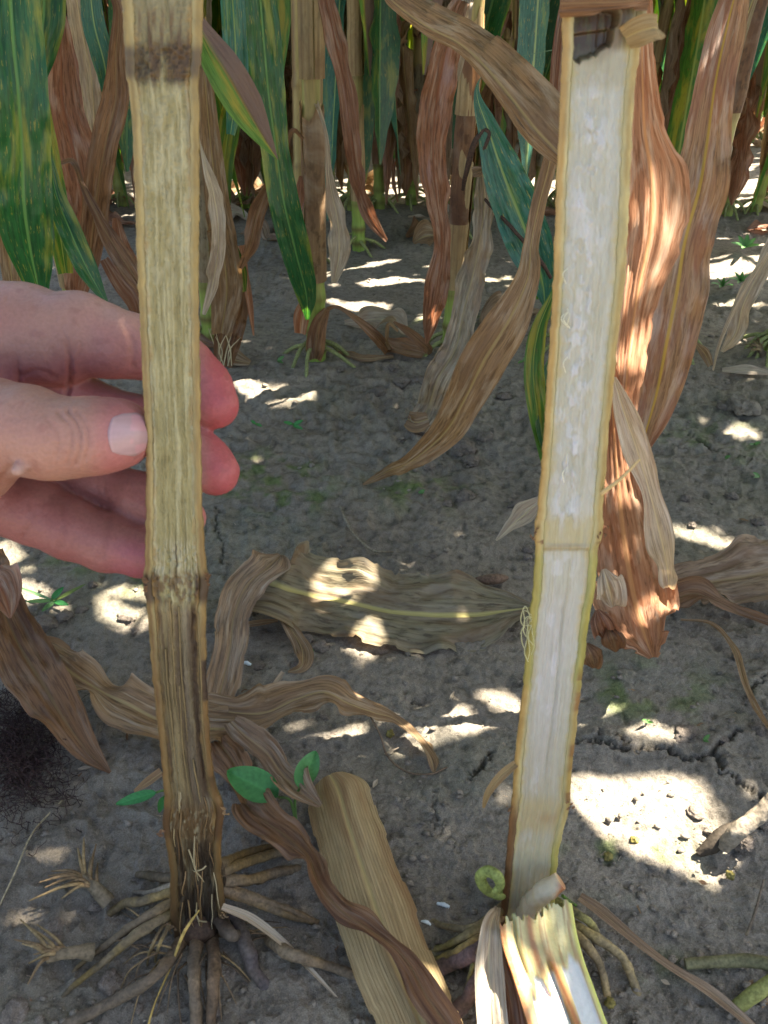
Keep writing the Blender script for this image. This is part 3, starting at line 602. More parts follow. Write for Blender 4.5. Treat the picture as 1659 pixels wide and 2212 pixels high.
# ragged frays along joints of the browned stalk
def shred(root, x, y, Y0, n, col_, ln=14, spread=1.0, dirn=0, w=.0012, name='bark_shred'):
    p = plane_pt(x, y, Y0); V = []; Fc = []; UV = []
    for k in range(n):
        a = dirn+random.uniform(-1, 1)*spread; l = ln*random.uniform(.5, 1.2)*depth_of(p)/F
        d = np.array([math.cos(a), -.35*random.random(), math.sin(a)]); d /= np.linalg.norm(d)
        s = np.cross(d, [0, -1, 0]); s /= np.linalg.norm(s); q = p+np.array([random.uniform(-1, 1)*.002, 0, random.uniform(-1, 1)*.003])
        b = len(V); V += [q-s*w, q+s*w, q+d*l*.6+s*w*.7+NPL*.0006, q+d*l*.6-s*w*.7+NPL*.0006, q+d*l+s*w*.1, q+d*l-s*w*.1]
        Fc += [[b, b+1, b+2, b+3], [b+3, b+2, b+4, b+5]]; UV += [(0, 0), (1, 0), (1, .1), (0, .1), (1, .2), (0, .2)]
    return mesh_obj(name, np.array(V), Fc, M[col_], root, uv=UV)
for a in [(452, 1250, .4, 'brown'), (311, 1262, 2.9, 'brown'), (484, 1752, .5, 'tan'), (352, 1800, 3.6, 'brown'), (480, 1975, .3, 'tan'), (372, 2000, 3.4, 'tan')]:
    shred(rootL, a[0], a[1], Y0L-.001, 6, a[3], 10, .8, a[2])
for a in [(1156, 1150, 2.9, 'brown'), (1300, 1150, .2, 'brown'), (1232, 1738, 0, 'brown'), (1104, 1745, 3.1, 'brown')]:
    shred(rootR, a[0], a[1], Y0R-.001, 5, a[3], 6, .8, a[2])

# brace roots
def rootpath(pl, r0, r1, mat='root', c=(112, 92, 62), root=None, h0=.02, h1=-.002, name='brace_root', c2=None, flat=1.0, bump=.34, start=None, bury=True):
    n = len(pl); pts = []; rad = []
    for k, (x, y) in enumerate(pl):
        t = k/(n-1); hh = h0*(1-t)**1.3+h1*t; pts.append(G(x, y, max(hh, .0022 if t < .9 else h1)))
        rad.append((r0*(1-t)+r1*t))
    if start is not None: pts.insert(0, np.array(start)); rad.insert(0, r0*1.15)
    rad = [r*.38 for r in rad]  # given as px diameter-ish in photo px -> metres below
    rad = [max(.0003, r*depth_of(p)/F) for r, p in zip(rad, pts)]
    if bury:
        d = pts[-1]-pts[-2]; d /= np.linalg.norm(d)+1e-9; pts.append(pts[-1]+d*.006+np.array([0, 0, -.008])); rad.append(rad[-1]*.7)
    a = srgb(*c); b = srgb(*(c2 or c))
    def cf(v, L):
        L_ = L/max(L.max(), 1e-6); base = a*(1-L_[:, None])+b*L_[:, None]
        n_ = fbm(v[:, 0]*140, v[:, 1]*140, v[:, 2]*140, 3, 5)[:, None]; d_ = noise(v[:, 0]*40, v[:, 1]*40, v[:, 2]*40, 8)[:, None]
        m_ = sstep(-.3, .3, fbm(v[:, 0]*70, v[:, 1]*70, v[:, 2]*70, 3, 15)+.25*(L_-.5))[:, None]*.6
        return (base*(1-m_)+srgb(108, 97, 84)*m_)*(1+.4*n_)*(1-.25*np.clip(d_, 0, 1))
    return tube(name, pts, rad, M[mat], root, sides=12, seg=14*len(pts), cfun=cf, bump=bump, flat=flat, bfreq=190)
bx = lambda x, y, Y0: plane_pt(x, y, Y0)-NPL*.008
RL = [([(340, 1895), (292, 1892)], (385, 1925), 26, 22, (100, 84, 56)), ([(310, 1946), (262, 1955), (225, 1988)], (385, 1945), 27, 18, (132, 112, 72)),
      ([(300, 1990), (225, 2045), (160, 2098)], (385, 1962), 26, 12, (122, 100, 66)), ([(300, 2015), (220, 2082), (133, 2156)], (385, 1985), 30, 12, (134, 112, 66)),
      ([(335, 2108), (255, 2158), (150, 2212), (80, 2260)], (400, 2040), 34, 26, (124, 104, 80)), ([(419, 2120), (424, 2200), (420, 2300)], (420, 2040), 36, 30, (128, 108, 84)),
      ([(462, 2120), (456, 2200), (448, 2300)], (452, 2040), 34, 28, (118, 96, 74)), ([(530, 1845), (600, 1830), (640, 1850)], (465, 1895), 26, 16, (112, 90, 54)),
      ([(555, 1856), (625, 1842), (660, 1860)], (470, 1910), 28, 18, (122, 100, 64)), ([(552, 1898), (610, 1882), (655, 1878)], (475, 1930), 32, 22, (122, 100, 70)),
      ([(565, 1948), (635, 1972), (690, 1996)], (475, 1948), 34, 16, (142, 116, 84)), ([(570, 1956), (640, 1984), (680, 1996)], (475, 1955), 22, 12, (130, 106, 70)),
      ([(330, 1928), (280, 1930)], (385, 1930), 18, 8, (150, 138, 120)), ([(330, 2040), (318, 2085)], (360, 2000), 10, 6, (140, 116, 66)), ([(345, 2040), (335, 2080)], (370, 2000), 10, 6, (150, 126, 76)),
      ([(640, 2065), (705, 2085), (785, 2120)], (560, 2045), 34, 24, (150, 128, 98)), ([(500, 2020), (530, 2015)], (460, 2000), 36, 26, (84, 70, 58))]
for pl, st, r0, r1, c in RL:
    rootpath(pl, r0, r1, c=c, c2=tuple(int(q*.85) for q in c), root=rootL, start=bx(st[0], st[1], Y0L), h0=.016)
rootpath([(538, 2060), (548, 2095), (575, 2130), (615, 2158)], 40, 32, c=(96, 88, 92), c2=(84, 74, 70), root=rootL, start=bx(500, 2010, Y0L), h0=.01, bump=.35, name='dead_brace_root')
ribbon('split_root', [(plane_pt(480, 1958, Y0L-.004), 14, 0), (G(540, 1985, .022), 20, 20), (G(600, 2030, .016), 18, 30), (G(660, 2085, .008), 12, 20), (G(735, 2162, .002), 3, 0)], M['pale'], rootL, fold=.5, ruffle=.05, seed=5)
for k in range(34):
    a_ = random.uniform(2.6, 6.8); r0_ = random.uniform(.014, .03); p0 = baseL+np.array([math.cos(a_)*r0_, math.sin(a_)*r0_*.8, random.uniform(.003, .012)]); l_ = random.uniform(.012, .03); dd_ = np.array([math.cos(a_+random.uniform(-.7, .7)), math.sin(a_+random.uniform(-.7, .7)), 0])
    p1 = p0+dd_*l_*.5+np.array([0, 0, random.uniform(-.002, .004)]); p2 = p0+dd_*l_; p2[2] = float(gh0(p2[0], p2[1]))+.001
    tube('root_hair', [p0, p1, p2], [.0006, .0005, .0002], M['root'], rootL, srgb(*random.choice([(120, 100, 76), (96, 80, 62), (140, 118, 84)])), sides=5, seg=12)
# crown the roots come from
v, f = ICO[4]; vv = lump(v, 5, .3, 2)*np.array([.012, .010, .016])+baseL+np.array([0, .008, -.002])
mesh_obj('root_crown', vv, f, M['root'], rootL, colr=srgb(84, 64, 48)*(1+.4*fbm(vv[:, 0]*200, vv[:, 1]*200, vv[:, 2]*200, 3, 2))[:, None])
RR = [([(1010, 2005), (960, 2000), (915, 1984)], (1105, 1985), 20, 14, (150, 126, 80), (170, 150, 100)), ([(1000, 2025), (960, 2045), (926, 2056)], (1105, 1975), 24, 14, (176, 146, 86), (132, 128, 70)),
      ([(1000, 2050), (960, 2068), (932, 2080)], (1105, 1995), 26, 18, (186, 140, 96), (136, 132, 72)), ([(1010, 2068), (965, 2085), (925, 2112)], (1100, 2010), 44, 40, (128, 104, 98), (120, 98, 96)),
      ([(1270, 1990), (1292, 2022)], (1190, 1965), 24, 16, (150, 150, 84), (170, 150, 96)), ([(1272, 2048), (1298, 2090), (1312, 2155)], (1190, 2000), 26, 22, (176, 152, 104), (186, 162, 118)),
      ([(1290, 2028), (1345, 2070), (1368, 2120), (1378, 2152)], (1190, 1995), 28, 22, (168, 150, 92), (190, 166, 120)), ([(1250, 2060), (1262, 2110)], (1190, 2010), 22, 14, (140, 110, 84), (120, 96, 80)),
      ([(1015, 2110), (1005, 2180)], (1060, 2000), 14, 8, (150, 140, 80), (130, 118, 76)), ([(1020, 2140), (980, 2200), (960, 2260)], (1080, 2020), 42, 40, (128, 104, 98), (120, 98, 96))]
for pl, st, r0, r1, c, c2 in RR:
    rootpath(pl, r0, r1, c=c, c2=c2, root=rootR, start=bx(st[0], st[1], Y0R), h0=.018)
tube('curled_root', [bx(1100, 1935, Y0R), plane_pt(1082, 1935, Y0R), plane_pt(1062, 1930, Y0R), plane_pt(1043, 1912, Y0R), plane_pt(1038, 1893, Y0R), plane_pt(1056, 1882, Y0R-.002), plane_pt(1074, 1893, Y0R-.005), plane_pt(1079, 1915, Y0R-.006), plane_pt(1066, 1928, Y0R-.007)], [.0022]*3+[.0030]*4+[.0024, .0014], M['root'], rootR, srgb(158, 168, 92), sides=12, bump=.05)
rootpath([(1215, 1935), (1235, 1950), (1250, 1962)], 10, 7, c=(96, 130, 52), root=rootR, h0=.02)
# the half that was peeled down towards the camera, in front of the right base
def flap():
    keyL = [(1078, 1985), (1085, 2040), (1108, 2110), (1130, 2180), (1148, 2240), (1165, 2310)]; keyR = [(1238, 1962), (1245, 2010), (1262, 2075), (1282, 2130), (1312, 2212), (1345, 2300)]
    hs = [.052, .048, .043, .038, .03, .02]
    n = 160; A = catmull([np.append(G(x, y, h), 0) for (x, y), h in zip(keyL, hs)], n)[:, :3]; B = catmull([np.append(G(x, y, h), 0) for (x, y), h in zip(keyR, hs)], n)[:, :3]
    u = np.linspace(0, 1, 60)[None]; uu = np.broadcast_to(u, (n, 60)); vv = np.broadcast_to(np.linspace(0, 1, n)[:, None], uu.shape)
    V = A[:, None]*(1-u[..., None])+B[:, None]*u[..., None]
    nrm = np.array([0, -.5, .86])
    s1 = fbm(uu*9, vv*2, 0, 3, 201); s2 = fbm(uu*30, vv*3, 0, 3, 203)
    c = np.broadcast_to(srgb(176, 164, 112), uu.shape+(3,)).copy()
    c = bl(c, (196, 186, 140), sstep(0, .4, s1)*.8); c = bl(c, (142, 100, 58), sstep(.1, .4, s2)*.55)
    pc = .62+.12*vv; c = bl(c, (136, 84, 44), np.exp(-((uu-.40+.0*vv)/.05)**2)*.9*(1-sstep(.3, .55, vv))); c = bl(c, (150, 92, 44), np.exp(-((uu-(.55+.1*vv))/.05)**2)*sstep(.2, .4, vv))
    c = bl(c, (150, 92, 48), (1-sstep(.02, .12, uu))*.9); c = bl(c, (196, 200, 96), sstep(.93, .99, uu)*.9)
    c = bl(c, (206, 206, 200), sstep(.45, .5, vv+.08*noise(uu*14, 1.))*(np.abs(uu-.36) < .2)*.9); c = bl(c, (206, 206, 200), sstep(.3, .36, vv+.1*noise(uu*12, 4.))*(uu > .68)*(uu < .92)*.9)
    step = .0016*sstep(.45, .5, vv+.08*noise(uu*14, 1.))*(np.abs(uu-.36) < .2)+.0016*sstep(.3, .36, vv+.1*noise(uu*12, 4.))*(uu > .68)*(uu < .92)
    h = .0003*s2+.0004*s1-.004*(np.sin(uu*math.pi))*.4-step-.004*np.exp(-((uu-(.50+.1*vv))/.03)**2)*sstep(.25, .4, vv)-.003*np.exp(-((uu-.2)/.02)**2)*(1-sstep(.3, .5, vv))
    V = V+nrm*h[..., None]
    # jagged torn top edge
    jag = (.0035*(noise(uu*6, 2.)+.8*noise(uu*37, 6.)))*(1-sstep(0, .08, vv)); V = V+np.array([-.1, .8, .3])*jag[..., None]
    Vb = V-nrm*(.0045*(1-(2*uu-1)**6))[..., None]-nrm*.001
    Vall = np.concatenate([V, Vb[:, ::-1]], 1); call = np.concatenate([c, bl(c, (176, 160, 90), np.ones(uu.shape))[:, ::-1]], 1)
    mesh_obj('peeled_half', Vall.reshape(-1, 3), grid_faces(n, 120, True), M['pithwet'], rootR, colr=call.reshape(-1, 3))
flap()
for k in range(0):
    x = random.uniform(1095, 1225); y = 1990+random.uniform(-15, 25)
    a = G(x, y, .054); b = G(x+random.uniform(0, 12), y+random.uniform(35, 90), .047)
    tube('splinter', [a+np.array([0, -.001, .003*random.random()]), (a+b)/2+np.array([0, 0, .002]), b], [.0003, .0010, .0004], M['pith'], rootR, srgb(*random.choice([(214, 204, 150), (196, 178, 120), (150, 104, 60), (226, 222, 190)])), sides=6, flat=.5)
tube('loose_pith_plug', [plane_pt(1132, 1978, Y0R-.006), plane_pt(1150, 1950, Y0R-.010), plane_pt(1180, 1925, Y0R-.0125), plane_pt(1210, 1902, Y0R-.011)], [.0055, .0062, .0060, .0056], M['pithwet'], rootR, sides=20, seg=60, bump=.22, bfreq=200, flat=.75, cfun=lambda v, L: bl(bl(np.broadcast_to(srgb(186, 172, 144), (len(v), 3)).copy(), (158, 100, 58), sstep(.0, .003, (v[:, 0]-np.interp(L, [0, .05], [plane_pt(1150, 1980, Y0R)[0], plane_pt(1215, 1925, Y0R)[0]]))+.004)*.9), (190, 170, 120), sstep(.2, .5, noise(v[:, 0]*200, v[:, 2]*200, 0, 4))*.4))
# dark collar fragments on the top of the right stalk
ribbon('sheath_collar', [(plane_pt(1210, 8, Y0R-.004), 50, 0), (plane_pt(1270, 6, Y0R-.008), 46, 0), (plane_pt(1340, 4, Y0R-.008), 40, 0), (plane_pt(1402, -4, Y0R-.003), 44, 0)], M['brown'], rootR, fold=.05, tear=.3, crinkle=.08, ruffle=.05, seed=8, edge=.15)
ribbon('torn_rind_tab', [(plane_pt(1350, 82, Y0R-.003), 50, -20), (plane_pt(1385, 66, Y0R-.008), 60, 0), (plane_pt(1410, 60, Y0R-.009), 56, 20), (plane_pt(1423, 62, Y0R-.004), 44, 50)], M['sheath'], rootR, fold=.08, ruffle=.05, edge=.12, seed=9)
# sheath strips around the right base
G_ = G
ribbon('dry_sheath_strip', [(plane_pt(1075, 1960, Y0R-.003), 12, 0), (G(1058, 2020, .045), 44, 10), (G(1056, 2090, .034), 60, 5), (G(1060, 2160, .03), 66, 0), (G(1066, 2260, .02), 66, 0)], M['pale'], rootR, fold=.35, ruffle=.05, seed=31, edge=.1)
ribbon('dry_sheath_strip', [(plane_pt(1085, 1990, Y0R-.002), 20, 0), (G(1090, 2060, .03), 50, -10), (G(1115, 2150, .024), 60, -5), (G(1130, 2260, .012), 66, 0)], M['redbrown'], rootR, fold=.3, ruffle=.06, seed=32)
ribbon('dry_sheath_strip', [(plane_pt(1062, 1985, Y0R+.004), 10, 0), (G(1035, 2060, .022), 16, -10), (G(1018, 2110, .012), 10, -5)], M['tan'], rootR, fold=.3, ruffle=.06, seed=33)
ribbon('rind_peel', [(plane_pt(1114, 1650, Y0R-.001), 16, 0), (plane_pt(1085, 1672, Y0R-.006), 22, 20), (plane_pt(1055, 1710, Y0R-.008), 18, 30), (plane_pt(1044, 1745, Y0R-.006), 5, 10)], M['sheath'], rootR, fold=.4, ruffle=.05, seed=34)
tube('fibre', [plane_pt(1300, 1065, Y0R), plane_pt(1340, 1035, Y0R-.008), plane_pt(1382, 992, Y0R-.012)], [.0012, .0008, .0005], M['pith'], rootR, srgb(206, 180, 130), sides=6)
for k in range(9):
    x = random.uniform(1130, 1150); y = random.uniform(1310, 1400)
    tube('fibre', [plane_pt(1150, 1330+k*3, Y0R), plane_pt(x, y, Y0R-.002), plane_pt(x+random.uniform(-12, 6), y+30, Y0R-.003), plane_pt(x+random.uniform(-12, 8), y+50, Y0R-.002)], [.0002]*4, M['pith'], rootR, srgb(190, 186, 140), sides=4)
for k in range(7):
    y = random.uniform(300, 1050)
    tube('fibre', [plane_pt(1226, y, Y0R-.002), plane_pt(1222+random.uniform(-12, 8), y+14, Y0R-.006), plane_pt(1224+random.uniform(-10, 10), y+34, Y0R-.004)], [.00018]*3, M['pith'], rootR, srgb(220, 216, 190), sides=4)

# ------------------------------------------------------------------ the hand
def round_cone(p, a, b, r1, r2):
    ba = b-a; l2 = ba@ba; rr = r1-r2; a2 = l2-rr*rr; il2 = 1/l2
    pa = p-a; y = pa@ba; z = y-l2; x2 = ((pa*l2-y[:, None]*ba)**2).sum(1); y2 = y*y*l2; z2 = z*z*l2
    k = np.sign(rr)*rr*rr*x2
    o = (np.sqrt(np.maximum(x2*a2*il2, 0))+y*rr)*il2-r1
    m1 = np.sign(z)*a2*z2 > k; m2 = np.sign(y)*a2*y2 < k
    o = np.where(m2, np.sqrt(np.maximum(x2+y2, 0))*il2-r1, o); o = np.where(m1, np.sqrt(np.maximum(x2+z2, 0))*il2-r2, o)
    return o
def smin(a, b, k):
    h = np.maximum(k-np.abs(a-b), 0)/k; return np.minimum(a, b)-h*h*k*.25
def chain(l):
    out = []
    for x, y, d, r in l: out.append((PD(x, y, d), r*d/F))
    return out
HD = .362
CHAINS = [(chain([(-420, 760, .40, 150), (-250, 880, .40, 190), (-110, 880, .395, 185)]), 0), (chain([(-110, 790, .39, 150), (-40, 740, .388, 118), (60, 722, .386, 98)]), .02),
    # index: base, middle joint, goes behind the stalk, tip
    (chain([(-80, 725, .386, 112), (40, 722, .384, 100), (110, 735, .382, 92), (170, 722, .382, 84), (245, 742, .384, 70), (318, 752, .390, 62), (398, 792, .398, 58), (440, 835, .398, 55), (463, 874, .396, 52)]), .006),
    # middle
    (chain([(-60, 850, .398, 90), (60, 862, .400, 76), (150, 868, .402, 66), (300, 912, .404, 52), (395, 958, .400, 52), (440, 995, .398, 52), (466, 1020, .396, 51)]), .004),
    # ring
    (chain([(-60, 960, .41, 84), (80, 975, .412, 70), (200, 1040, .410, 56), (310, 1082, .404, 56), (370, 1104, .398, 48), (398, 1118, .394, 46)]), .004),
    # little finger
    (chain([(-120, 1010, .39, 96), (-20, 1068, .392, 78), (70, 1104, .392, 68), (150, 1142, .392, 62), (230, 1172, .394, 58), (310, 1192, .394, 51), (350, 1200, .394, 48)]), .004),
    # thumb
    (chain([(-230, 980, .365, 170), (-100, 965, .350, 135), (-20, 925, .344, 104), (60, 930, .338, 92), (110, 948, .335, 82), (160, 946, .335, 76), (210, 942, .336, 76), (258, 936, .339, 65), (276, 938, .341, 54)]), .008)]
def hsdf(p):
    tot = None
    for ch, k in CHAINS:
        d = None
        for (a, ra), (b, rb) in zip(ch[:-1], ch[1:]):
            q = round_cone(p, a, b, ra, rb); d = q if d is None else smin(d, q, .006)
        tot = d if tot is None else smin(tot, d, max(k, .003))
    d = np.linalg.norm(p-PD(38, 1016, .322), axis=1)-.0022
    return smin(tot, d, .004)
def build_hand():
    allp = np.array([q[0] for ch, _ in CHAINS for q in ch]); lo = allp.min(0)-.045; hi = allp.max(0)+.045; lo[0] = max(lo[0], -.24); hi[0] -= .028; h = .0017
    n = np.ceil((hi-lo)/h).astype(int); ax = [lo[i]+h*np.arange(n[i]) for i in range(3)]
    D = np.empty(n, np.float32)
    for i in range(n[0]):
        g = np.stack(np.meshgrid([ax[0][i]], ax[1], ax[2], indexing='ij'), -1).reshape(-1, 3); D[i] = hsdf(g).reshape(n[1], n[2])
    D[0] = np.maximum(D[0], .001)
    s = D < 0
    cs = sum(s[i:n[0]-1+i, j:n[1]-1+j, k:n[2]-1+k].astype(np.int8) for i in (0, 1) for j in (0, 1) for k in (0, 1))
    cell = (cs > 0) & (cs < 8); idx = -np.ones(cell.shape, np.int64); ii = np.argwhere(cell); idx[tuple(ii.T)] = np.arange(len(ii))
    V = lo+h*(ii+.5); faces = []
    for a in range(3):
        b, c = [(1, 2), (2, 0), (0, 1)][a]
        sl0 = [slice(None)]*3; sl1 = [slice(None)]*3; sl0[a] = slice(0, -1); sl1[a] = slice(1, None)
        x = s[tuple(sl0)] != s[tuple(sl1)]; e = np.argwhere(x); e = e[(e[:, b] > 0) & (e[:, c] > 0) & (e[:, b] < n[b]-1) & (e[:, c] < n[c]-1)]
        ins = s[tuple(e.T)]
        def at(db, dc): q = e.copy(); q[:, b] -= db; q[:, c] -= dc; return idx[tuple(q.T)]
        qd = np.stack([at(1, 1), at(0, 1), at(0, 0), at(1, 0)], -1); qd[~ins] = qd[~ins][:, ::-1]; faces.append(qd)
    Fc = np.vstack(faces); Fc = Fc[(Fc >= 0).all(1)]
    def grad(p, e=.0006): 
        g = np.stack([hsdf(p+np.eye(3)[i]*e)-hsdf(p-np.eye(3)[i]*e) for i in range(3)], -1); return g/(np.linalg.norm(g, axis=1)[:, None]+1e-12)
    for it in (0, 1):
        inn = V[:, 0] > lo[0]+2*h
        for _ in range(2):
            g = grad(V); d = np.clip(hsdf(V), -.002, .002); V[inn] -= (g*d[:, None])[inn]
        if it: break
        E = np.stack([Fc, np.roll(Fc, -1, 1)], -1).reshape(-1, 2); E.sort(axis=1); key = E[:, 0]*len(V)+E[:, 1]; uq, inv = np.unique(key, return_inverse=True); inv = inv.reshape(-1, 4)
        em = (V[uq//len(V)]+V[uq % len(V)])/2; n0 = len(V); n1 = n0+len(em); fcn = V[Fc].mean(1); fi = n1+np.arange(len(Fc)); V = np.vstack([V, em, fcn])
        Fc = np.concatenate([np.stack([Fc[:, q], n0+inv[:, q], fi, n0+inv[:, (q+3) % 4]], -1) for q in range(4)])
    for _ in range(0):
        g = grad(V); d = np.clip(hsdf(V), -.002, .002); V[inn] -= (g*d[:, None])[inn]
    g = grad(V)
    # photo position of each vertex, for creases and colour of the skin
    rel = V-CPOS; dep = rel@FW; px = CX+rel[:, 0]/dep*F; py = CY-(rel@UP)/dep*F
    vis = sstep(0, .3, -(g*(rel/np.linalg.norm(rel, axis=1)[:, None])).sum(1)); thumb = sstep(.372, .360, dep)
    disp = np.zeros(len(V)); dark = np.zeros(len(V))
    def crease(pl, wpx, amp, m):
        nonlocal disp, dark
        q = catmull(pl, 40); dm = np.full(len(V), 1e9)
        for a in q: dm = np.minimum(dm, (px-a[0])**2+(py-a[1])**2)
        e = np.exp(-dm/wpx**2)*vis*m; disp -= amp*e; disp += amp*.35*np.exp(-dm/(wpx*2.6)**2)*vis*m; dark = np.maximum(dark, e)
    nt_ = 1-thumb
    crease([(118, 688), (138, 720), (150, 770), (150, 830), (140, 862)], 6, .0022, nt_)
    crease([(8, 690), (30, 740), (40, 800), (40, 850)], 7, .0016, nt_)
    crease([(46, 812), (80, 800), (120, 815)], 6, .0008, nt_); crease([(270, 700), (286, 740), (288, 790)], 9, .0008, nt_)
    crease([(128, 892), (150, 920), (156, 955), (146, 1000)], 5, .0009, thumb); crease([(146, 886), (166, 915), (174, 955), (164, 1002)], 5, .0011, thumb); crease([(166, 890), (186, 920), (192, 955), (184, 992)], 5, .0008, thumb)
    crease([(100, 905), (124, 940), (124, 985)], 6, .0005, thumb)
    crease([(22, 1008), (10, 1022), (0, 1040)], 6, .001, thumb)
    crease([(136, 1090), (138, 1130), (132, 1180)], 8, .0007, nt_); crease([(60, 1085), (70, 1120), (50, 1160)], 8, .0006, nt_); crease([(236, 1120), (232, 1160), (226, 1200)], 8, .0006, nt_)
    disp += .0004*fbm(V[:, 0]*120, V[:, 1]*120, V[:, 2]*120, 3, 300)+.00015*fbm(V[:, 0]*500, V[:, 1]*500, V[:, 2]*500, 2, 301)
    V = V+g*disp[:, None]
    c = np.broadcast_to(srgb(182, 134, 124), (len(V), 3)).copy()
    c = bl(c, (180, 138, 120), thumb*(1-sstep(180, 270, px))*.8); c = bl(c, (206, 166, 158), (1-thumb)*(1-sstep(660, 740, py))*.8)
    c = bl(c, (170, 104, 108), (1-thumb)*sstep(700, 800, py)*.6*(1-sstep(880, 960, py))); c = bl(c, (190, 92, 100), sstep(420, 470, px)*.85)
    c = bl(c, (150, 92, 90), (1-thumb)*sstep(960, 1020, py)*.7*(1-sstep(400, 430, px))); c = bl(c, (182, 112, 112), thumb*sstep(170, 250, px)*.7); c = bl(c, (176, 100, 112), (1-thumb)*sstep(190, 290, px)*sstep(1150, 1200, py)*.7)
    c = bl(c, (198, 190, 180), thumb*np.exp(-(((px-40)/18)**2+((py-1016)/14)**2))*.4)
    bl_ = fbm(V[:, 0]*55, V[:, 1]*55, V[:, 2]*55, 3, 310); c = c*(1+np.array([.08, .14, .12])*bl_[:, None])
    frk = sstep(.55, .75, noise(V[:, 0]*230, V[:, 1]*230, V[:, 2]*230, 320)); c = bl(c, (140, 84, 78), frk*.25)
    c = c*(1-.12*dark[:, None]*np.array([.7, 1, 1.05]))
    c = c*np.array([.80, .72, .72])
    org = PD(0, 900, .39); e = empty('hand', org, 'bare hand reaching in from the left edge, fingers round the browned stalk', 'hand')
    mesh_obj('palm_and_fingers', V, Fc, M['skin'], e, colr=c)
    # thumb nail, laid on the skin
    nu, nv = 30, 30; U = np.linspace(-1, 1, nu); W_ = np.linspace(-1, 1, nv); VV = []; CC = []
    for a0 in U:
        for b0 in W_:
            a, b = a0*math.sqrt(1-b0*b0*.36), b0*math.sqrt(1-a0*a0*.36)*1.08
            wy = 47*(1-.10*max(0, a)**3)*(1-.06*max(0, -a)**2); x = 278+47*a*(1-.10*b*b*(a > 0)) ; y = 938+b*wy*(.96 if a > .6 else 1)-a*2
            d0 = ray(x, y); t = .30
            for _ in range(60):
                s_ = float(hsdf((CPOS+d0*t)[None])[0]); t += s_*.9
                if t > .37 or abs(s_) < 1e-5: break
            t = min(t, .3435)
            p = CPOS+d0*t; edge_ = max(abs(b0), abs(a0))
            lift = .0011*(1-sstep(.86, 1.0, edge_))-.0003; VV.append(p-d0*lift+FW*.0004*b*b)
            c_ = srgb(164, 132, 134); lun = max(0, 1-abs(a+1)/.35)
            c_ = c_*(1-.0*lun)+0; c_ = c_*(1-.25*sstep(.0, .2, noise(a*1.5, b*3+2., 0, 3))*(a > .1))+srgb(208, 130, 140)*.25*sstep(.0, .2, noise(a*1.5, b*3+2., 0, 3))*(a > .1)
            c_ = c_*(1+.06*noise(a, b*14, 0, 9)+.12*sstep(-.72, -.9, a-.25*b*b)); 
            if edge_ > .93: c_ = c_*.8
            CC.append(c_)
    mesh_obj('thumb_nail', np.array(VV), grid_faces(nu, nv)[:, ::-1], M['nail'], e, colr=np.array(CC).reshape(-1, 3))
build_hand()

# ------------------------------------------------------------------ standing corn
def stalk_colour(greenness, seed):
    def f(v, L):
        z = v[:, 2]; n = fbm(v[:, 0]*60+seed, v[:, 1]*60, z*5, 3, seed)
        c = np.broadcast_to(srgb(158, 140, 88), (len(v), 3)).copy(); c = bl(c, (128, 104, 70), sstep(0, .5, n))
        c = bl(c, (134, 158, 72), sstep(.12, .04, z)*greenness+greenness*.35*sstep(0, .4, -n))
        return c
    return f
NODES = [.015, .04, .085, .165, .29, .43, .58, .74, .9]
def stalk_mesh(name, root, base, top, r, seed, zmax=1.25, green=.9, nodes=NODES, sides=14):
    """base, top: world points of the axis"""
    base = np.asarray(base, float); top = np.asarray(top, float); n = 150; t = np.linspace(-.02/zmax, 1, n); z = t*zmax
    C_ = base+(top-base)*t[:, None]; rr = r*(1-.25*t)
    for k in nodes: rr = rr*(1+.16*np.exp(-((z-k)/.006)**2)-.05*np.exp(-((z-k-.014)/.008)**2))
    a = np.linspace(0, 2*math.pi, sides, endpoint=False)
    V = C_[:, None]+np.stack([np.cos(a), np.sin(a), 0*a], -1)[None]*(rr[:, None, None])
    zz = np.broadcast_to(z[:, None], V.shape[:2]); aa = np.broadcast_to(a[None], zz.shape)
    nn = fbm(np.cos(aa)*2+seed, np.sin(aa)*2, zz*6, 3, seed)
    c = np.broadcast_to(srgb(164, 146, 92), zz.shape+(3,)).copy(); c = bl(c, (128, 102, 68), sstep(0, .5, nn))
    c = bl(c, (140, 166, 74), green*sstep(.15, .05, zz)+green*.5*sstep(.1, .5, -nn)); 
    for k in nodes: c = bl(c, (100, 66, 42), np.exp(-((zz-k)/.0035)**2)*.8); 
    V = V.reshape(-1, 3)
    return mesh_obj('stalk', V, grid_faces(n, sides, True), M['stalk'], root, colr=c.reshape(-1, 3))
def sheath_mesh(root, base, top, r, z0, z1, seed, mat, zmax=1.25, open_=1.0):
    base = np.asarray(base, float); top = np.asarray(top, float); n = 40; m = 22; rnd = random.Random(seed); a0 = rnd.uniform(0, 6.28)
    t = np.linspace(0, 1, n)[:, None]; z = z0+(z1-z0)*t; a = a0+np.linspace(0, 2*math.pi-open_*.5, m)[None]*1.0
    C_ = base+(top-base)*(z/zmax)
    gap = 1+.10+.25*sstep(.6, 1, t)*(np.linspace(-1, 1, m)[None]**2)+.05*noise(t*6, a*2., 0, seed)
    R_ = r*1.06*gap*(1-.1*t)
    zz = z+.012*noise(a*2.5, 3.3, 0, seed)*sstep(.85, 1, t)
    V = C_[:, None, :]+np.stack([np.cos(a)*R_, np.sin(a)*R_, zz-z], -1)
    uv = np.stack([np.broadcast_to(np.linspace(.04, .46, m)[None], R_.shape), np.broadcast_to(z/.08, R_.shape)], -1)
    return mesh_obj('sheath', V.reshape(-1, 3), grid_faces(n, m), mat, root, uv=uv.reshape(-1, 2))
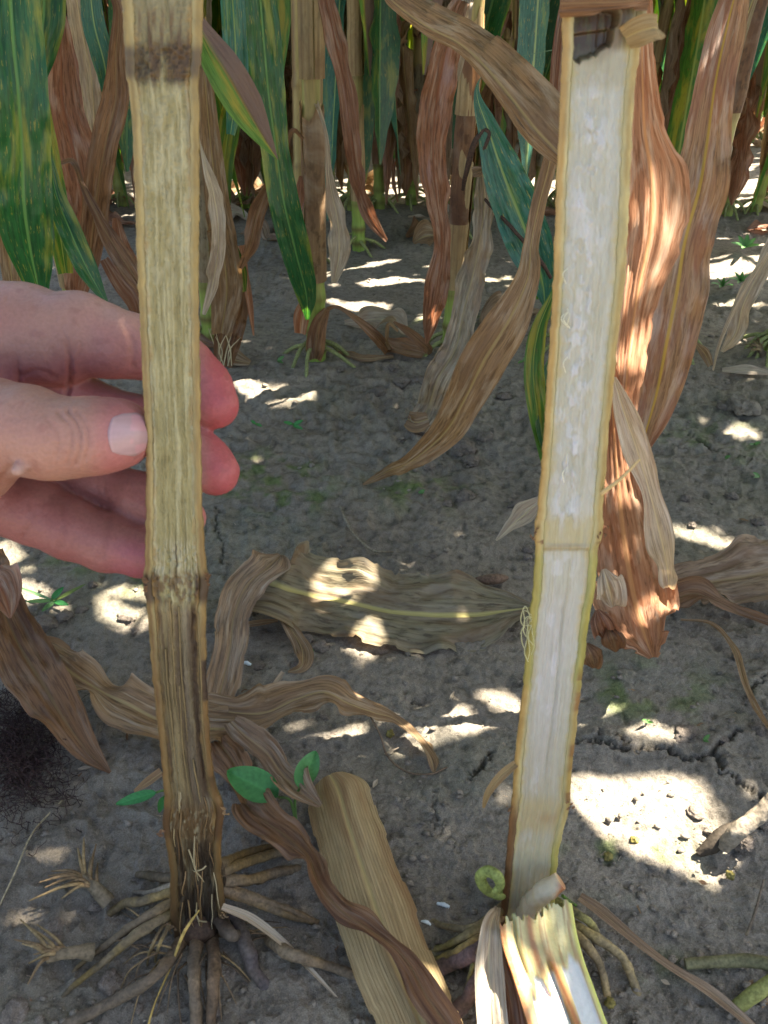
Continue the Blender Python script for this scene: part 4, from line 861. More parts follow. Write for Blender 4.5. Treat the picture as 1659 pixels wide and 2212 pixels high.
def prop_roots(root, base, n, seed, rad=.045, r=.0028, c=(150, 156, 100), seg=14):
    rnd = random.Random(seed)
    for k in range(n):
        a = k*2*math.pi/n+rnd.uniform(-.3, .3); R_ = rad*rnd.uniform(.7, 1.3); h = rnd.uniform(.018, .032)
        p = [base+np.array([math.cos(a)*.006, math.sin(a)*.006, h]), base+np.array([math.cos(a)*R_*.5, math.sin(a)*R_*.5, h*.75]), base+np.array([math.cos(a+.1)*R_, math.sin(a+.1)*R_, -.004])]
        tube('brace_root', p, [r, r*.95, r*.8], M['root'], root, srgb(*c)*rnd.uniform(.8, 1.15), sides=8, seg=seg)
class Plant:
    def __init__(s, px, py, label, lean=(0, 0), r=.0115, group=None, name='corn_plant', g=None, zmax=1.25, seed=1, green=.9, roots=6, sheaths=True, sides=14, topdx=0):
        s.base = np.array(g if g is not None else G(px, py)); s.top = s.base+np.array([lean[0], lean[1], zmax]); s.r = r; s.zmax = zmax; s.seed = seed
        s.root = empty(name, s.base, label, 'corn plant', group)
        stalk_mesh('stalk', s.root, s.base, s.top, r, seed, zmax, green, sides=sides)
        if roots: prop_roots(s.root, s.base, roots, seed)
        if sheaths:
            rnd = random.Random(seed)
            for a, b in ((.09, .28), (.29, .42), (.43, .60)):
                if rnd.random() < .8: sheath_mesh(s.root, s.base, s.top, r, a, b-rnd.uniform(0, .05), seed+int(a*100), rnd.choice([M['tan'], M['sheath'], M['brown'], M['olive']]), zmax)
    def at(s, z): return s.base+(s.top-s.base)*z/s.zmax
    def leaf(s, mat, pts, z0=None, **kw):
        """pts: [(x, y, Y, width px, roll)]; z0: height on the stalk the leaf grows from"""
        q = [(P(x, y, Y) if Y > 0 else G(x, y, -Y), wd, rl) for x, y, Y, wd, rl in pts]
        if z0 is not None:
            b = q[0][0]; D = b-q[1][0]; D /= np.linalg.norm(D); w0 = q[0][1]; wm = w0*depth_of(b)/F
            if pts[0][1] > -15: q = [(s.at(b[2]+.03), .006, q[0][2])]+q
            else:
                a = s.at(z0); c = b+D*.07; m = (a+c)/2; m[2] = max(a[2], c[2])+.05
                q = [(a, .012, q[0][2]), (m, max(.02, wm*.7), q[0][2]), (c, wm, q[0][2])]+q
        lab = kw.pop('label', None)
        o = ribbon(kw.pop('name', 'leaf'), q, M[mat], s.root, **kw)
        if lab: o['label'] = lab
        return o
# second row, the plants that can be told apart
pA = Plant(455, 745, 'corn plant with brown husky leaves round its foot, behind the browned split stalk', lean=(.08, .02), seed=11, roots=5)
pB = Plant(683, 775, 'corn plant with bright green lower stalk and spreading brace roots, between the split stalks', lean=(.04, 0), seed=12, r=.0125, roots=8, sheaths=False)
pC = Plant(972, 765, 'leaning corn plant wrapped in crumpled grey dry leaves, left of the white split stalk', lean=(.03, .02), seed=13, r=.0115, roots=7)
pD = Plant(190, 760, 'corn plant behind the hand with long dark green and reddish hanging leaves', lean=(-.05, 0), seed=14)
pE = Plant(1225, 760, 'corn plant hidden behind the white split stalk, with mottled green and curled tan leaves', lean=(.02, .03), seed=15)
pF = Plant(1455, 755, 'corn plant behind the broad tan leaf right of the white stalk', lean=(.05, .03), seed=16)
pG = Plant(1665, 760, 'corn plant cut by the right edge with a pale drooping leaf', lean=(.03, 0), seed=17, roots=12)
pH = Plant(-60, 770, 'corn plant cut by the left edge behind the hand', lean=(0, 0), seed=18)
pR = Plant(0, 0, 'corn plant with glowing orange leaves hanging to the ground right of the white stalk', g=np.array([.62, .62, 0.0]), seed=21, lean=(-.08, 0), roots=5, sheaths=False)
pL = Plant(0, 0, 'corn plant at the left of the front row with broad dark green leaves', g=np.array([-.50, .50, 0.0]), seed=22, lean=(.06, 0), roots=5, sheaths=False)
pB2 = Plant(652, 575, 'slim corn plant close behind the one with the bright green lower stalk', lean=(.05, 0), seed=23, r=.012, green=.5)
pB3 = Plant(775, 540, 'green-footed corn plant left of the dangling tan leaf, one row back', lean=(0, 0), seed=24, r=.012, green=1)
pB4 = Plant(985, 520, 'green-footed corn plant behind the leaning one wrapped in grey leaves', lean=(.03, 0), seed=26, r=.012, green=1)
# sheaths and joints of plant B: tan sheath over a green base
sheath_mesh(pB.root, pB.base, pB.top, pB.r, .105, .30, 5, M['tan'], open_=.3); sheath_mesh(pB.root, pB.base, pB.top, pB.r, .33, .62, 6, M['sheath'], open_=.2)
pB.leaf('brown', [(706, 668, 1.02, 14, 0), (690, 700, 1.01, 34, 0), (682, 745, 1.01, 40, 0), (680, 775, 1.015, 26, 0)], fold=.6, seed=41)
pB.leaf('brown', [(706, 668, 1.01, 8, 0), (730, 664, .99, 10, 40), (770, 690, .98, 16, 30), (800, 715, .98, 22, 0), (840, 760, -.004, 20, 0)], seed=42, hint='view')
pB.leaf('pale', [(703, 285, 1.0, 8, 0), (713, 400, .99, 22, 10), (728, 470, .98, 40, -20), (733, 540, .97, 46, 0), (722, 610, .97, 12, 0)], z0=.55, ruffle=.3, seed=43)
pB.leaf('redbrown', [(700, -20, .95, 34, 0), (722, 80, .95, 44, 10), (745, 190, .95, 40, 30), (760, 300, .95, 38, 0), (775, 390, .96, 34, -30), (800, 470, .97, 28, 0), (835, 520, .98, 8, 20)], z0=.75, ruffle=.2, seed=44)
pB.leaf('green', [(560, -30, .92, 66, 0), (570, 90, .92, 74, 5), (580, 200, .92, 72, 0), (596, 320, .92, 62, -10), (612, 430, .92, 66, 0), (638, 540, .93, 64, 5), (662, 640, .95, 40, 0), (664, 690, .97, 6, 0)], z0=.8, fold=.35, ruffle=.05, seed=45)
pB.leaf('brown', [(655, 300, .95, 6, 0), (634, 282, .94, 10, 0), (612, 320, .94, 18, 40), (585, 390, .94, 22, 20), (556, 460, .94, 34, -10), (540, 530, .94, 30, 20), (520, 580, .95, 8, 0)], seed=46, ruffle=.25)
pB.leaf('redbrown', [(650, 380, 1.0, 8, 0), (645, 430, 1.0, 26, 0), (632, 480, 1.0, 24, 0), (622, 530, 1.0, 6, 0)], seed=47)
pB.leaf('orange', [(662, 640, .99, 14, 0), (652, 680, .99, 34, 0), (648, 720, .99, 24, 0)], seed=48)
# plant A, behind the left stalk
pA.leaf('tan', [(440, 150, .95, 30, 0), (452, 280, .95, 44, 0), (465, 400, .95, 50, 0), (478, 520, .96, 62, 10), (490, 620, .97, 66, 0), (478, 720, .98, 40, 0)], z0=.7, seed=51, ruffle=.2, fold=.5)
pA.leaf('pale', [(440, 340, .9, 10, 0), (462, 420, .9, 34, 20), (472, 500, .9, 30, 0), (462, 600, .92, 30, -20), (440, 680, .93, 8, 0)], z0=.6, seed=52, ruffle=.3)
pA.leaf('mottled', [(505, 180, .97, 36, 0), (492, 290, .97, 46, 10), (480, 400, .97, 38, 0), (492, 500, .97, 24, -20), (520, 590, .97, 26, 0), (528, 630, .97, 8, 0)], z0=.8, seed=53)
pA.leaf('bluegreen', [(500, -30, .93, 52, 0), (508, 90, .93, 54, 0), (510, 190, .93, 46, 10), (498, 290, .94, 18, 0)], z0=.85, seed=54)
pA.leaf('halfgreen', [(420, 40, .62, 30, 0), (452, 100, .61, 62, 10), (490, 160, .60, 82, 0), (530, 230, .60, 76, 0), (565, 290, .60, 44, 0), (600, 345, .60, 3, 0)], z0=.8, seed=55, fold=.2, ruffle=.06)
pA.leaf('orange', [(520, 530, .98, 16, 0), (530, 600, .98, 16, 40), (540, 660, .98, 14, 0), (548, 725, .98, 3, 0)], seed=56)
pA.leaf('brown', [(500, 560, 1.0, 30, 0), (512, 640, 1.0, 50, 0), (495, 720, 1.01, 60, 0), (480, 790, -.004, 40, 0)], seed=57, ruffle=.2, fold=.5)
pA.leaf('tan', [(470, 760, -.01, 30, 0), (500, 775, -.006, 34, 0), (540, 785, -.004, 10, 0)], seed=58, hint='ground')
for k in range(8):
    x0 = 480+random.uniform(-20, 25); a = G(x0, 790, .004); tube('torn_strand', [a, a+np.array([random.uniform(-.005, .012), 0, .02]), a+np.array([random.uniform(-.005, .02), 0, .035+random.uniform(0, .02)])], [.0008, .0008, .0003], M['pith'], pA.root, srgb(196, 178, 140), sides=4, seg=12)
# plant C
sheath_mesh(pC.root, pC.base, pC.top, pC.r, .17, .36, 15, M['brown']); 
pC.leaf('redbrown', [(975, 60, .93, 50, 0), (955, 150, .93, 66, 10), (940, 240, .93, 72, 0), (935, 340, .93, 62, -15), (945, 440, .93, 50, 20), (955, 530, .93, 36, 0), (945, 610, .93, 54, 0), (930, 690, .94, 34, 10), (922, 742, .95, 6, 0)], z0=.7, seed=61, ruffle=.22, fold=.3)
pC.leaf('pale', [(1000, 20, .96, 40, 0), (985, 110, .96, 44, 0), (968, 200, .96, 26, 30)], z0=.75, seed=62)
pC.leaf('pale', [(1040, 365, .95, 19, 0), (1046, 420, .95, 44, 0), (1040, 500, .94, 47, 24), (1022, 590, .94, 61, -12), (1000, 680, .92, 56, 18), (985, 750, .89, 61, 0), (945, 820, .86, 58, -6), (925, 880, -.02, 47, 0), (898, 925, -.012, 61, 12)], seed=63, ruffle=.25, fold=.3, crinkle=.08)
pC.leaf('tan', [(880, 905, -.02, 34, 0), (898, 912, -.02, 46, 10), (925, 905, -.025, 30, 0)], seed=64, fold=.1)
pC.leaf('greytan', [(1060, 345, .95, 10, 0), (1045, 365, .94, 30, 60), (1020, 372, .94, 20, 0)], seed=65)
tube('tendril', [P(1000, 410, .95), P(1010, 360, .94), P(1030, 300, .93), P(1046, 280, .93), P(1056, 286, .93), P(1046, 320, .93), P(1040, 345, .94)], [.002, .003, .0028, .0022, .002, .0022, .001], M['root'], pC.root, srgb(84, 66, 56), bump=.3)
tube('tendril', [P(1048, 430, .95), P(1085, 470, .93), P(1130, 520, .92), P(1165, 560, .92), P(1190, 600, .93)], [.002, .0022, .002, .0022, .002], M['root'], pC.root, srgb(80, 62, 52), bump=.35)
pC.leaf('brown', [(850, 695, .97, 4, 0), (880, 715, .97, 18, 0), (915, 745, .98, 22, 0), (930, 765, -.004, 8, 0)], seed=66)
pC.leaf('brown', [(830, 735, -.012, 14, 0), (870, 755, -.01, 34, 0), (915, 765, -.008, 20, 0)], seed=67, hint='ground')
pC.leaf('tan', [(860, 715, .99, 6, 0), (842, 700, .99, 8, 0), (835, 730, 1.0, 8, 0), (845, 760, -.003, 4, 0)], seed=68)
# plant E, behind the white stalk
pE.leaf('tan', [(800, -60, .80, 40, -20), (860, -5, .76, 54, -10), (930, 42, .72, 64, 0), (1000, 78, .69, 66, 0), (1060, 125, .66, 84, 0), (1120, 190, .64, 100, 0), (1180, 262, .62, 110, 0), (1235, 330, .61, 80, 0), (1280, 400, .62, 20, 0)], seed=71, fold=-.45, ruffle=.18, across=22, mid=-.5)
pE.leaf('tan', [(1222, 190, .70, 14, 0), (1205, 260, .70, 28, 20), (1188, 350, .70, 32, 0), (1165, 440, .69, 34, -20), (1148, 520, .68, 34, 10), (1140, 600, .66, 52, 0), (1100, 690, .65, 88, 0), (1048, 775, .65, 100, 0), (1005, 860, .66, 84, -5), (960, 935, .68, 66, 0), (890, 995, .70, 38, 10), (830, 1022, -.012, 24, 20), (782, 1048, -.003, 4, 0)], z0=.7, seed=72, fold=.22, ruffle=.10, across=20)
pE.leaf('bluegreen', [(1030, 200, .93, 12, 0), (1055, 280, .93, 48, 0), (1085, 370, .93, 86, 0), (1120, 460, .93, 100, 0), (1150, 540, .93, 90, 0), (1172, 610, .94, 50, 0), (1178, 665, .95, 5, 0)], z0=.7, seed=73, fold=.25, ruffle=.06)
pE.leaf('mottled', [(1192, 640, .72, 14, 0), (1164, 710, .70, 34, 0), (1152, 790, .68, 44, 10), (1160, 880, .67, 42, 0), (1172, 960, .67, 26, 0), (1184, 1050, .67, 4, 0)], z0=.6, seed=74, fold=.3)
pE.leaf('green', [(1200, 760, .70, 16, 0), (1178, 830, .68, 34, 0), (1172, 900, .67, 34, 0), (1180, 980, .67, 14, 0)], z0=.55, seed=75)
pE.leaf('mottled', [(1140, 480, .97, 30, 0), (1160, 560, .97, 44, 0), (1175, 640, .98, 34, 0)], seed=76)
pE.leaf('redbrown', [(1215, 60, .75, 30, 0), (1206, 150, .74, 34, 0), (1200, 240, .74, 26, 0), (1204, 300, .75, 5, 0)], z0=.8, seed=77)
# plant F and the broad tan leaf
pF.leaf('mauve', [(1600, -60, .74, 40, 0), (1570, 60, .72, 76, 0), (1545, 180, .70, 84, 0), (1528, 300, .69, 96, -8), (1510, 410, .67, 120, 0), (1480, 520, .66, 112, 8), (1462, 630, .65, 128, 0), (1440, 740, .64, 120, 0), (1418, 850, .64, 96, -8), (1396, 930, .64, 60, 0), (1378, 1005, .65, 6, 0)], seed=81, fold=.18, ruffle=.16, across=20, name='leaf', label='broad tan and reddish leaf with a yellow midrib')
pF.leaf('olive', [(1640, -40, .86, 18, 0), (1606, 60, .85, 22, 0), (1572, 200, .84, 20, 0), (1530, 350, .82, 18, 0), (1490, 500, .8, 10, 0)], seed=82, fold=.9)
pF.leaf('tan', [(1390, 560, .70, 14, 0), (1400, 720, .68, 10, 0), (1390, 830, .66, 16, 30), (1382, 900, .66, 4, 0)], seed=83)
# plant G
pG.leaf('pale', [(1680, 520, .98, 40, 0), (1640, 590, .97, 36, 20), (1605, 660, .96, 44, -20), (1590, 720, .96, 34, 0), (1560, 760, .97, 8, 0)], z0=.5, seed=84, ruffle=.3)
pG.leaf('pale', [(1659, 545, .95, 10, 0), (1600, 640, .94, 10, 0), (1555, 740, .94, 7, 0), (1540, 800, .95, 4, 0)], seed=85, fold=.8)
pG.leaf('tan', [(1500, 740, 1.0, 6, 0), (1520, 760, 1.0, 20, 0), (1535, 790, -.004, 12, 0)], seed=86)
# plant R: glowing orange leaves right of the white stalk
pR.leaf('orange', [(1384, -60, .50, 44, 0), (1386, 60, .50, 50, 0), (1388, 180, .49, 62, 0), (1392, 280, .485, 92, 0), (1408, 390, .48, 150, 0), (1404, 500, .475, 150, 0), (1380, 620, .47, 100, 0), (1362, 740, .47, 78, 0), (1350, 860, .475, 66, 0), (1345, 950, .48, 50, 0)], z0=.75, seed=91, tear=.12, crinkle=.04, fold=.3, ruffle=.10, across=22, label='translucent orange dry leaf, broad in the middle')
pR.leaf('orange', [(1318, 770, .47, 20, 0), (1322, 860, .465, 60, 0), (1328, 960, .46, 100, 0), (1336, 1060, .455, 140, 0), (1348, 1160, .45, 170, 0), (1362, 1250, .445, 180, 0), (1382, 1340, .445, 150, 0), (1410, 1420, .455, 20, 0)], seed=92, tear=.25, crinkle=.045, fold=.15, ruffle=.10, across=24, rfreq=5, label='orange dry leaf end fanning out to the ground')
pR.leaf('pale', [(1326, 815, .43, 10, 0), (1345, 880, .43, 44, 10), (1372, 960, .43, 60, 0), (1400, 1050, .43, 44, 20), (1420, 1130, .43, 60, 0), (1440, 1220, .43, 50, -30), (1446, 1290, .44, 14, 0)], seed=93, fold=.3, ruffle=.2)
for k, (x, y, s, m_) in enumerate([(1314, 1272, 78, 'pale'), (1300, 1350, 60, 'redbrown'), (1322, 1382, 52, 'brown'), (1275, 1418, 50, 'brown')]):
    pR.leaf(m_, [(x-10, y-s*.55, .43, 10, 0), (x-2, y-s*.2, .425, s*.8, 10), (x+6, y+s*.2, .43, s*.8, 0), (x+10, y+s*.5, .435, 8, 0)], seed=95+k, fold=.45, curl=-.3, ruffle=.3, crinkle=.1, edge=.3, name='curled_leaf_tip')
# plant L: left dark green leaves
pL.leaf('green', [(20, -50, .80, 110, 0), (28, 80, .79, 124, 0), (40, 200, .78, 120, 0), (48, 320, .78, 116, 5), (52, 440, .78, 116, 0), (66, 540, .79, 92, 0), (82, 620, .80, 46, 0), (90, 680, .81, 5, 0)], z0=.8, seed=101, fold=.2, ruffle=.05, across=18, label='broad dark green leaf with a yellowing midrib strip')
pL.leaf('green', [(98, -50, .86, 84, 0), (94, 40, .85, 88, 0), (86, 120, .85, 60, 0), (78, 205, .86, 6, 0)], z0=.85, seed=102, fold=.3, ruffle=.04)
pL.leaf('mottled', [(90, 190, .9, 16, 0), (100, 270, .88, 30, 0), (112, 380, .87, 46, 0), (126, 480, .86, 52, 0), (142, 590, .86, 30, 0)], z0=.7, seed=103, fold=.3)
pL.leaf('green', [(100, 330, .86, 14, 0), (122, 420, .84, 34, 0), (152, 500, .82, 50, 0), (188, 580, .81, 44, 0), (236, 665, .8, 4, 0)], seed=104, z0=.6, fold=.35)
pL.leaf('mottled', [(10, 280, .92, 60, 0), (26, 400, .92, 70, 0), (48, 520, .92, 60, 0), (70, 620, .93, 30, 0)], z0=.7, seed=105)
# plant D
pD.leaf('redbrown', [(128, 30, .97, 24, 0), (132, 120, .97, 62, 10), (136, 230, .97, 84, 0), (160, 330, .97, 96, 0), (176, 430, .97, 84, -10), (172, 540, .98, 74, 0), (165, 640, .99, 40, 0)], z0=.75, seed=111, ruffle=.2)
pD.leaf('pale', [(160, -40, 1.0, 44, 0), (176, 60, 1.0, 54, 10), (196, 160, 1.0, 50, -20), (204, 260, 1.0, 44, 0), (214, 360, 1.0, 20, 0)], z0=.8, seed=112, ruffle=.25)
pD.leaf('bluegreen', [(192, -40, .93, 42, 0), (205, 60, .93, 48, 0), (226, 140, .93, 48, 10), (232, 220, .94, 10, 0)], z0=.85, seed=113)
pD.leaf('brown', [(256, 20, .93, 24, 0), (250, 120, .92, 40, 20), (250, 210, .91, 56, 0), (228, 310, .9, 58, -10), (212, 400, .9, 56, 0), (200, 500, .91, 56, 10), (190, 600, .93, 24, 0)], z0=.8, seed=114, ruffle=.18, fold=.35)
pD.leaf('brown', [(130, 352, .9, 6, 0), (158, 350, .88, 12, 0), (178, 400, .86, 14, 30), (208, 460, .84, 22, 10), (240, 520, .82, 36, 0), (285, 590, .80, 44, 0), (330, 660, .8, 6, 0)], seed=115, ruffle=.2)
pD.leaf('tan', [(8, 480, 1.0, 34, 0), (20, 560, 1.0, 40, 0), (30, 640, 1.0, 30, 0)], seed=116)
pD.leaf('redbrown', [(225, 560, .95, 20, 0), (255, 610, .94, 30, 20), (285, 650, .94, 30, 0), (300, 700, .95, 6, 0)], seed=117)
pD.leaf('redbrown', [(250, 470, .98, 14, 0), (262, 540, .98, 44, 0), (285, 600, .98, 50, 10), (296, 660, .98, 20, 0)], seed=118)

# further rows: eight kinds of plant built once, then copied
def proto(k):
    rnd = random.Random(400+k); random.seed(900+k)
    o = Plant(0, 0, 'x', g=np.array([0., 0., 0.]), seed=300+k, r=rnd.uniform(.0105, .0125), lean=(rnd.uniform(-.08, .08), rnd.uniform(-.08, .08)), roots=6, green=rnd.uniform(.4, 1), zmax=1.2, sides=10)
    kinds = ['tan', 'brown', 'redbrown', 'pale', 'tan', 'greytan', 'redbrown', 'mottled', 'green', 'green', 'mottled', 'bluegreen', 'halfgreen']
    nl = 11
    for j in range(nl):
        z0 = .20+.085*j+rnd.uniform(-.03, .03); a = rnd.uniform(0, 6.28); mt = kinds[min(len(kinds)-1, int(j*1.5+rnd.uniform(0, 4)))]
        dead = mt not in ('mottled', 'green', 'bluegreen', 'halfgreen'); out = rnd.uniform(.03, .09) if dead else rnd.uniform(.07, .2); Ln = rnd.uniform(.35, .75); zb = max(.03, z0-Ln)
        d = np.array([math.cos(a), math.sin(a), 0]); t_ = np.array([-d[1], d[0], 0])*rnd.uniform(-.06, .06)
        w0 = rnd.uniform(.028, .042) if dead else rnd.uniform(.045, .065); rl = rnd.uniform(0, 360); tw = rnd.uniform(-60, 60) if dead else rnd.uniform(-25, 25)
        A = o.at(z0); up = .05 if dead else .10
        pts = [(A, .012, rl), (A+d*out*.5+np.array([0, 0, up]), w0*.7, rl), (A+d*out*1.1+np.array([0, 0, up*.3]), w0, rl+tw*.3)]
        for q in (.25, .5, .75, 1.0):
            pts.append((np.array([A[0], A[1], 0])+d*(out*(1.1+.5*q)*(1 if not dead else 1-.3*q))+t_*q+np.array([0, 0, z0+(zb-z0)*q]), w0*(1-.1*q) if q < .8 else .004, rl+tw*q))
        # ribbons use the viewer's direction only for a starting roll; give widths in metres
        ribbon('leaf', pts, M[mt], o.root, seg=30, across=6, fold=rnd.uniform(.2, .7) if dead else .25, ruffle=.25 if dead else .08, seed=rnd.randint(0, 999), crinkle=.05 if dead else .02)
    return o.root
protos = [proto(k) for k in range(8)]
used = set()
ORD = {2: 'third', 3: 'fourth', 4: 'fifth', 5: 'sixth', 6: 'seventh', 7: 'eighth', 8: 'ninth'}
LOOK = ['with tan hanging leaves', 'with reddish dead leaves', 'with mottled green leaves', 'with pale papery leaves', 'with green upper blades', 'with brown twisted leaves', 'with yellowing blades', 'with thin straw coloured stalk']
def zone(px):
    for lim, s in ((110, 'at the left edge'), (260, 'left of the browned stalk'), (440, 'behind the browned stalk'), (560, 'just right of the browned stalk'), (690, 'behind the green-footed plant'), (820, 'right of the green-footed plant'), (960, 'midway between the split stalks'),
                   (1080, 'above the dangling tan leaf'), (1190, 'just left of the white stalk'), (1370, 'behind the white stalk'), (1500, 'behind the orange leaf'), (1600, 'behind the broad tan leaf')):
        if px < lim: return s
    return 'at the right edge'
SEEN = {}
def unique(lab):
    SEEN[lab] = SEEN.get(lab, 0)+1
    return lab if SEEN[lab] == 1 else lab+', '+('second', 'third', 'fourth', 'fifth', 'sixth')[min(SEEN[lab]-2, 4)]+' from left'
rnd = random.Random(5)
for row in range(2, 10):
    Y = 1.06+.76*(row-1); half = (Y*math.cos(TH)+.25)*.46+.12; x = -half+rnd.uniform(0, .15)
    while x < half:
        yy = Y+rnd.uniform(-.04, .04); k = rnd.randrange(8); src = protos[k]
        loc = (x, yy, float(gh0(x, yy))); pxx = CX+x/(Y*math.cos(TH)+.25)*F
        if not any(abs(pxx-a) < b for a, b in []):
            lab = f"{ORD.get(row, 'far')} row corn {LOOK[k]}, {zone(pxx)}" if row < 9 else f'far corn plant in the last visible row, {zone(pxx)}'
            if row < 6: lab = unique(lab)
            if k not in used: r_ = src; used.add(k)
            else:
                r_ = src.copy(); col.objects.link(r_)
                for c_ in list(src.children):
                    d_ = c_.copy(); col.objects.link(d_); d_.parent = r_
            r_.location = loc; r_.rotation_euler = (0, 0, rnd.uniform(0, 6.28)); s = rnd.uniform(.92, 1.12); r_.scale = (s, s, s)
            r_['label'] = lab; r_['category'] = 'corn plant'; r_['group'] = f"corn plants in the {ORD.get(row, 'last')} row" if row < 10 else ''
        x += rnd.uniform(.075, .13)*(.66 if row < 4 else 1)+(.018*row if row > 3 else 0)

# ------------------------------------------------------------------ dead leaves, stems and seedlings on the ground
random.seed(77)
def gleaf(label, mat, pts, name='fallen_leaf', cat='dry leaf', **kw):
    q = [(G(x, y, h), wd, rl) for x, y, h, wd, rl in pts]
    kw.setdefault('hint', 'ground'); kw.setdefault('tear', .07); kw.setdefault('edge', .1); o = ribbon(name, q, M[mat], None, **kw)
    c = np.mean([a[0] for a in q], axis=0); o.data.transform(__import__('mathutils').Matrix.Translation([-float(v) for v in c])); o.location = [float(v) for v in c]
    return tagit(o, label, cat)
gleaf('wide grey-olive dry leaf with pale midrib lying between the split stalks', 'olive', [(560, 1240, .02, 37, 0), (600, 1262, .03, 163, 0), (660, 1282, .02, 161, 0), (760, 1302, .014, 165, 0), (860, 1322, .012, 173, 0), (960, 1328, .012, 176, 0), (1040, 1326, .012, 148, 0), (1100, 1318, .014, 75, 0), (1150, 1312, .018, 17, 0)], seed=201, fold=.16, ruffle=.09, across=24, crinkle=.035, rfreq=5)
gleaf('brown strap of dry leaf bent down at the left end of the olive leaf', 'greytan', [(606, 1198, .04, 10, 0), (580, 1222, .045, 60, 0), (535, 1262, .04, 72, 0), (505, 1330, .03, 60, 0), (497, 1400, .022, 58, 10), (484, 1460, .014, 64, 0), (468, 1525, .008, 50, 0)], seed=202, fold=.15, ruffle=.08)
gleaf('small curled ribbon of leaf hanging off the wide olive leaf', 'tan', [(597, 1318, .02, 20, 20), (618, 1345, .018, 26, 30), (642, 1380, .012, 26, -20), (655, 1415, .008, 30, 20), (648, 1442, .006, 20, 50), (622, 1452, .004, 4, 0)], seed=203, ruffle=.3)
gleaf('thin grey stem leaning in front of the strap of dry leaf', 'pale', [(570, 1530, .004, 12, 0), (595, 1480, .012, 12, 0), (612, 1452, .016, 8, 0)], name='dry_twig', cat='dry stem', seed=204, fold=.7)
gleaf('long dark brown twisting leaf hanging in at the left edge', 'brown', [(-40, 1200, .07, 60, 0), (0, 1300, .06, 62, 10), (45, 1400, .05, 84, 0), (100, 1490, .04, 92, -10), (150, 1570, .028, 78, 10), (195, 1630, .014, 46, 0), (242, 1672, .004, 3, 0)], seed=205, fold=.25, ruffle=.14, across=20)
gleaf('reddish rounded leaf tip poking in at the left edge under the hand', 'redbrown', [(-30, 1240, .08, 50, 0), (4, 1270, .08, 60, 0), (18, 1310, .075, 40, 0), (22, 1335, .07, 6, 0)], seed=206)
gleaf('wavy brown leaf running behind the browned split stalk', 'tan', [(60, 1395, .04, 24, 0), (110, 1418, .04, 62, 10), (165, 1460, .035, 80, -20), (215, 1490, .03, 60, 20), (275, 1520, .028, 92, -10), (340, 1552, .02, 104, 0), (420, 1570, .016, 90, 0), (500, 1572, .012, 70, 0), (560, 1560, .014, 30, 0)], seed=207, fold=.2, ruffle=.2, across=20)
gleaf('arched brown leaf right of the browned stalk tapering to a wispy end', 'tan', [(440, 1528, .02, 50, 0), (520, 1540, .02, 50, 0), (580, 1536, .03, 66, 0), (640, 1510, .04, 70, 0), (700, 1495, .045, 72, 5), (755, 1520, .035, 50, 10), (810, 1540, .022, 30, 0), (850, 1552, .014, 22, 10), (895, 1590, .008, 30, 40), (930, 1640, .004, 28, 40), (938, 1668, .003, 6, 0)], seed=208, fold=.28, ruffle=.14, across=18)
tagit(tube('dry_tendril', [G(800, 1548, .02), G(822, 1590, .012), G(835, 1630, .005), G(880, 1668, .003), (G(930, 1672, .003)), G(965, 1658, .002)], [.0007]*6, M['root'], None, srgb(120, 100, 80), sides=5), 'hair-thin dry tendril under the arched brown leaf', 'tendril')
gleaf('flat straw coloured corn sheath with fine ribs lying at the bottom of the photo', 'sheath', [(712, 1672, .02, 54, 0), (728, 1700, .022, 99, 0), (752, 1780, .022, 124, 0), (785, 1880, .022, 140, 0), (815, 1970, .024, 154, 0), (850, 2070, .026, 160, 0), (890, 2160, .028, 162, 0), (935, 2270, .03, 167, 0), (975, 2360, .03, 162, 0)], name='corn_sheath', cat='corn sheath', seed=209, fold=-.05, curl=-.42, ruffle=.03, across=30, crinkle=.008, edge=.03, tear=.05, ribs=(26, .010))
gleaf('brown crumpled leaf curling over the straw coloured sheath', 'brown', [(530, 1735, .02, 30, 0), (560, 1765, .025, 60, 10), (610, 1800, .025, 66, -10), (665, 1850, .03, 40, 30), (690, 1910, .034, 38, 10), (735, 1965, .036, 44, 0), (800, 2010, .038, 44, 20), (850, 2045, .04, 34, 0), (885, 2085, .04, 50, -20), (920, 2150, .04, 66, 0), (975, 2230, .036, 70, 0), (1010, 2300, .03, 60, 0)], seed=210, fold=.4, ruffle=.3, across=18, crinkle=.06)
gleaf('brown creased leaf folding down from the stalk base towards the seedling', 'greytan', [(500, 1560, .03, 26, 0), (530, 1590, .03, 44, 10), (575, 1625, .028, 56, 0), (610, 1672, .024, 48, 20), (650, 1712, .03, 46, 0), (692, 1742, .034, 10, 0)], seed=211, fold=.4, ruffle=.3, crinkle=.07)
gleaf('dark crumpled leaf scrap behind the round seedling leaves', 'brown', [(470, 1600, .012, 40, 0), (500, 1640, .014, 56, 0), (520, 1680, .012, 50, 0), (535, 1745, .01, 20, 0)], seed=212, ruffle=.3, fold=.3)
gleaf('wide pale brown leaf at the right edge with a straight cream midrib', 'greytan', [(1760, 1225, .03, 140, 0), (1680, 1232, .03, 132, 0), (1600, 1245, .028, 112, 0), (1520, 1258, .024, 92, 0), (1450, 1270, .02, 60, 0), (1420, 1276, .016, 10, 0)], seed=213, fold=.15, ruffle=.16, across=20)
gleaf('twisted narrow brown leaf below the wide pale leaf at the right edge', 'brown', [(1420, 1330, .02, 30, 0), (1450, 1300, .03, 50, 10), (1500, 1282, .035, 46, 0), (1550, 1300, .03, 34, 20), (1600, 1325, .022, 22, 0), (1680, 1355, .014, 22, 0)], seed=214, ruffle=.2, fold=.5)
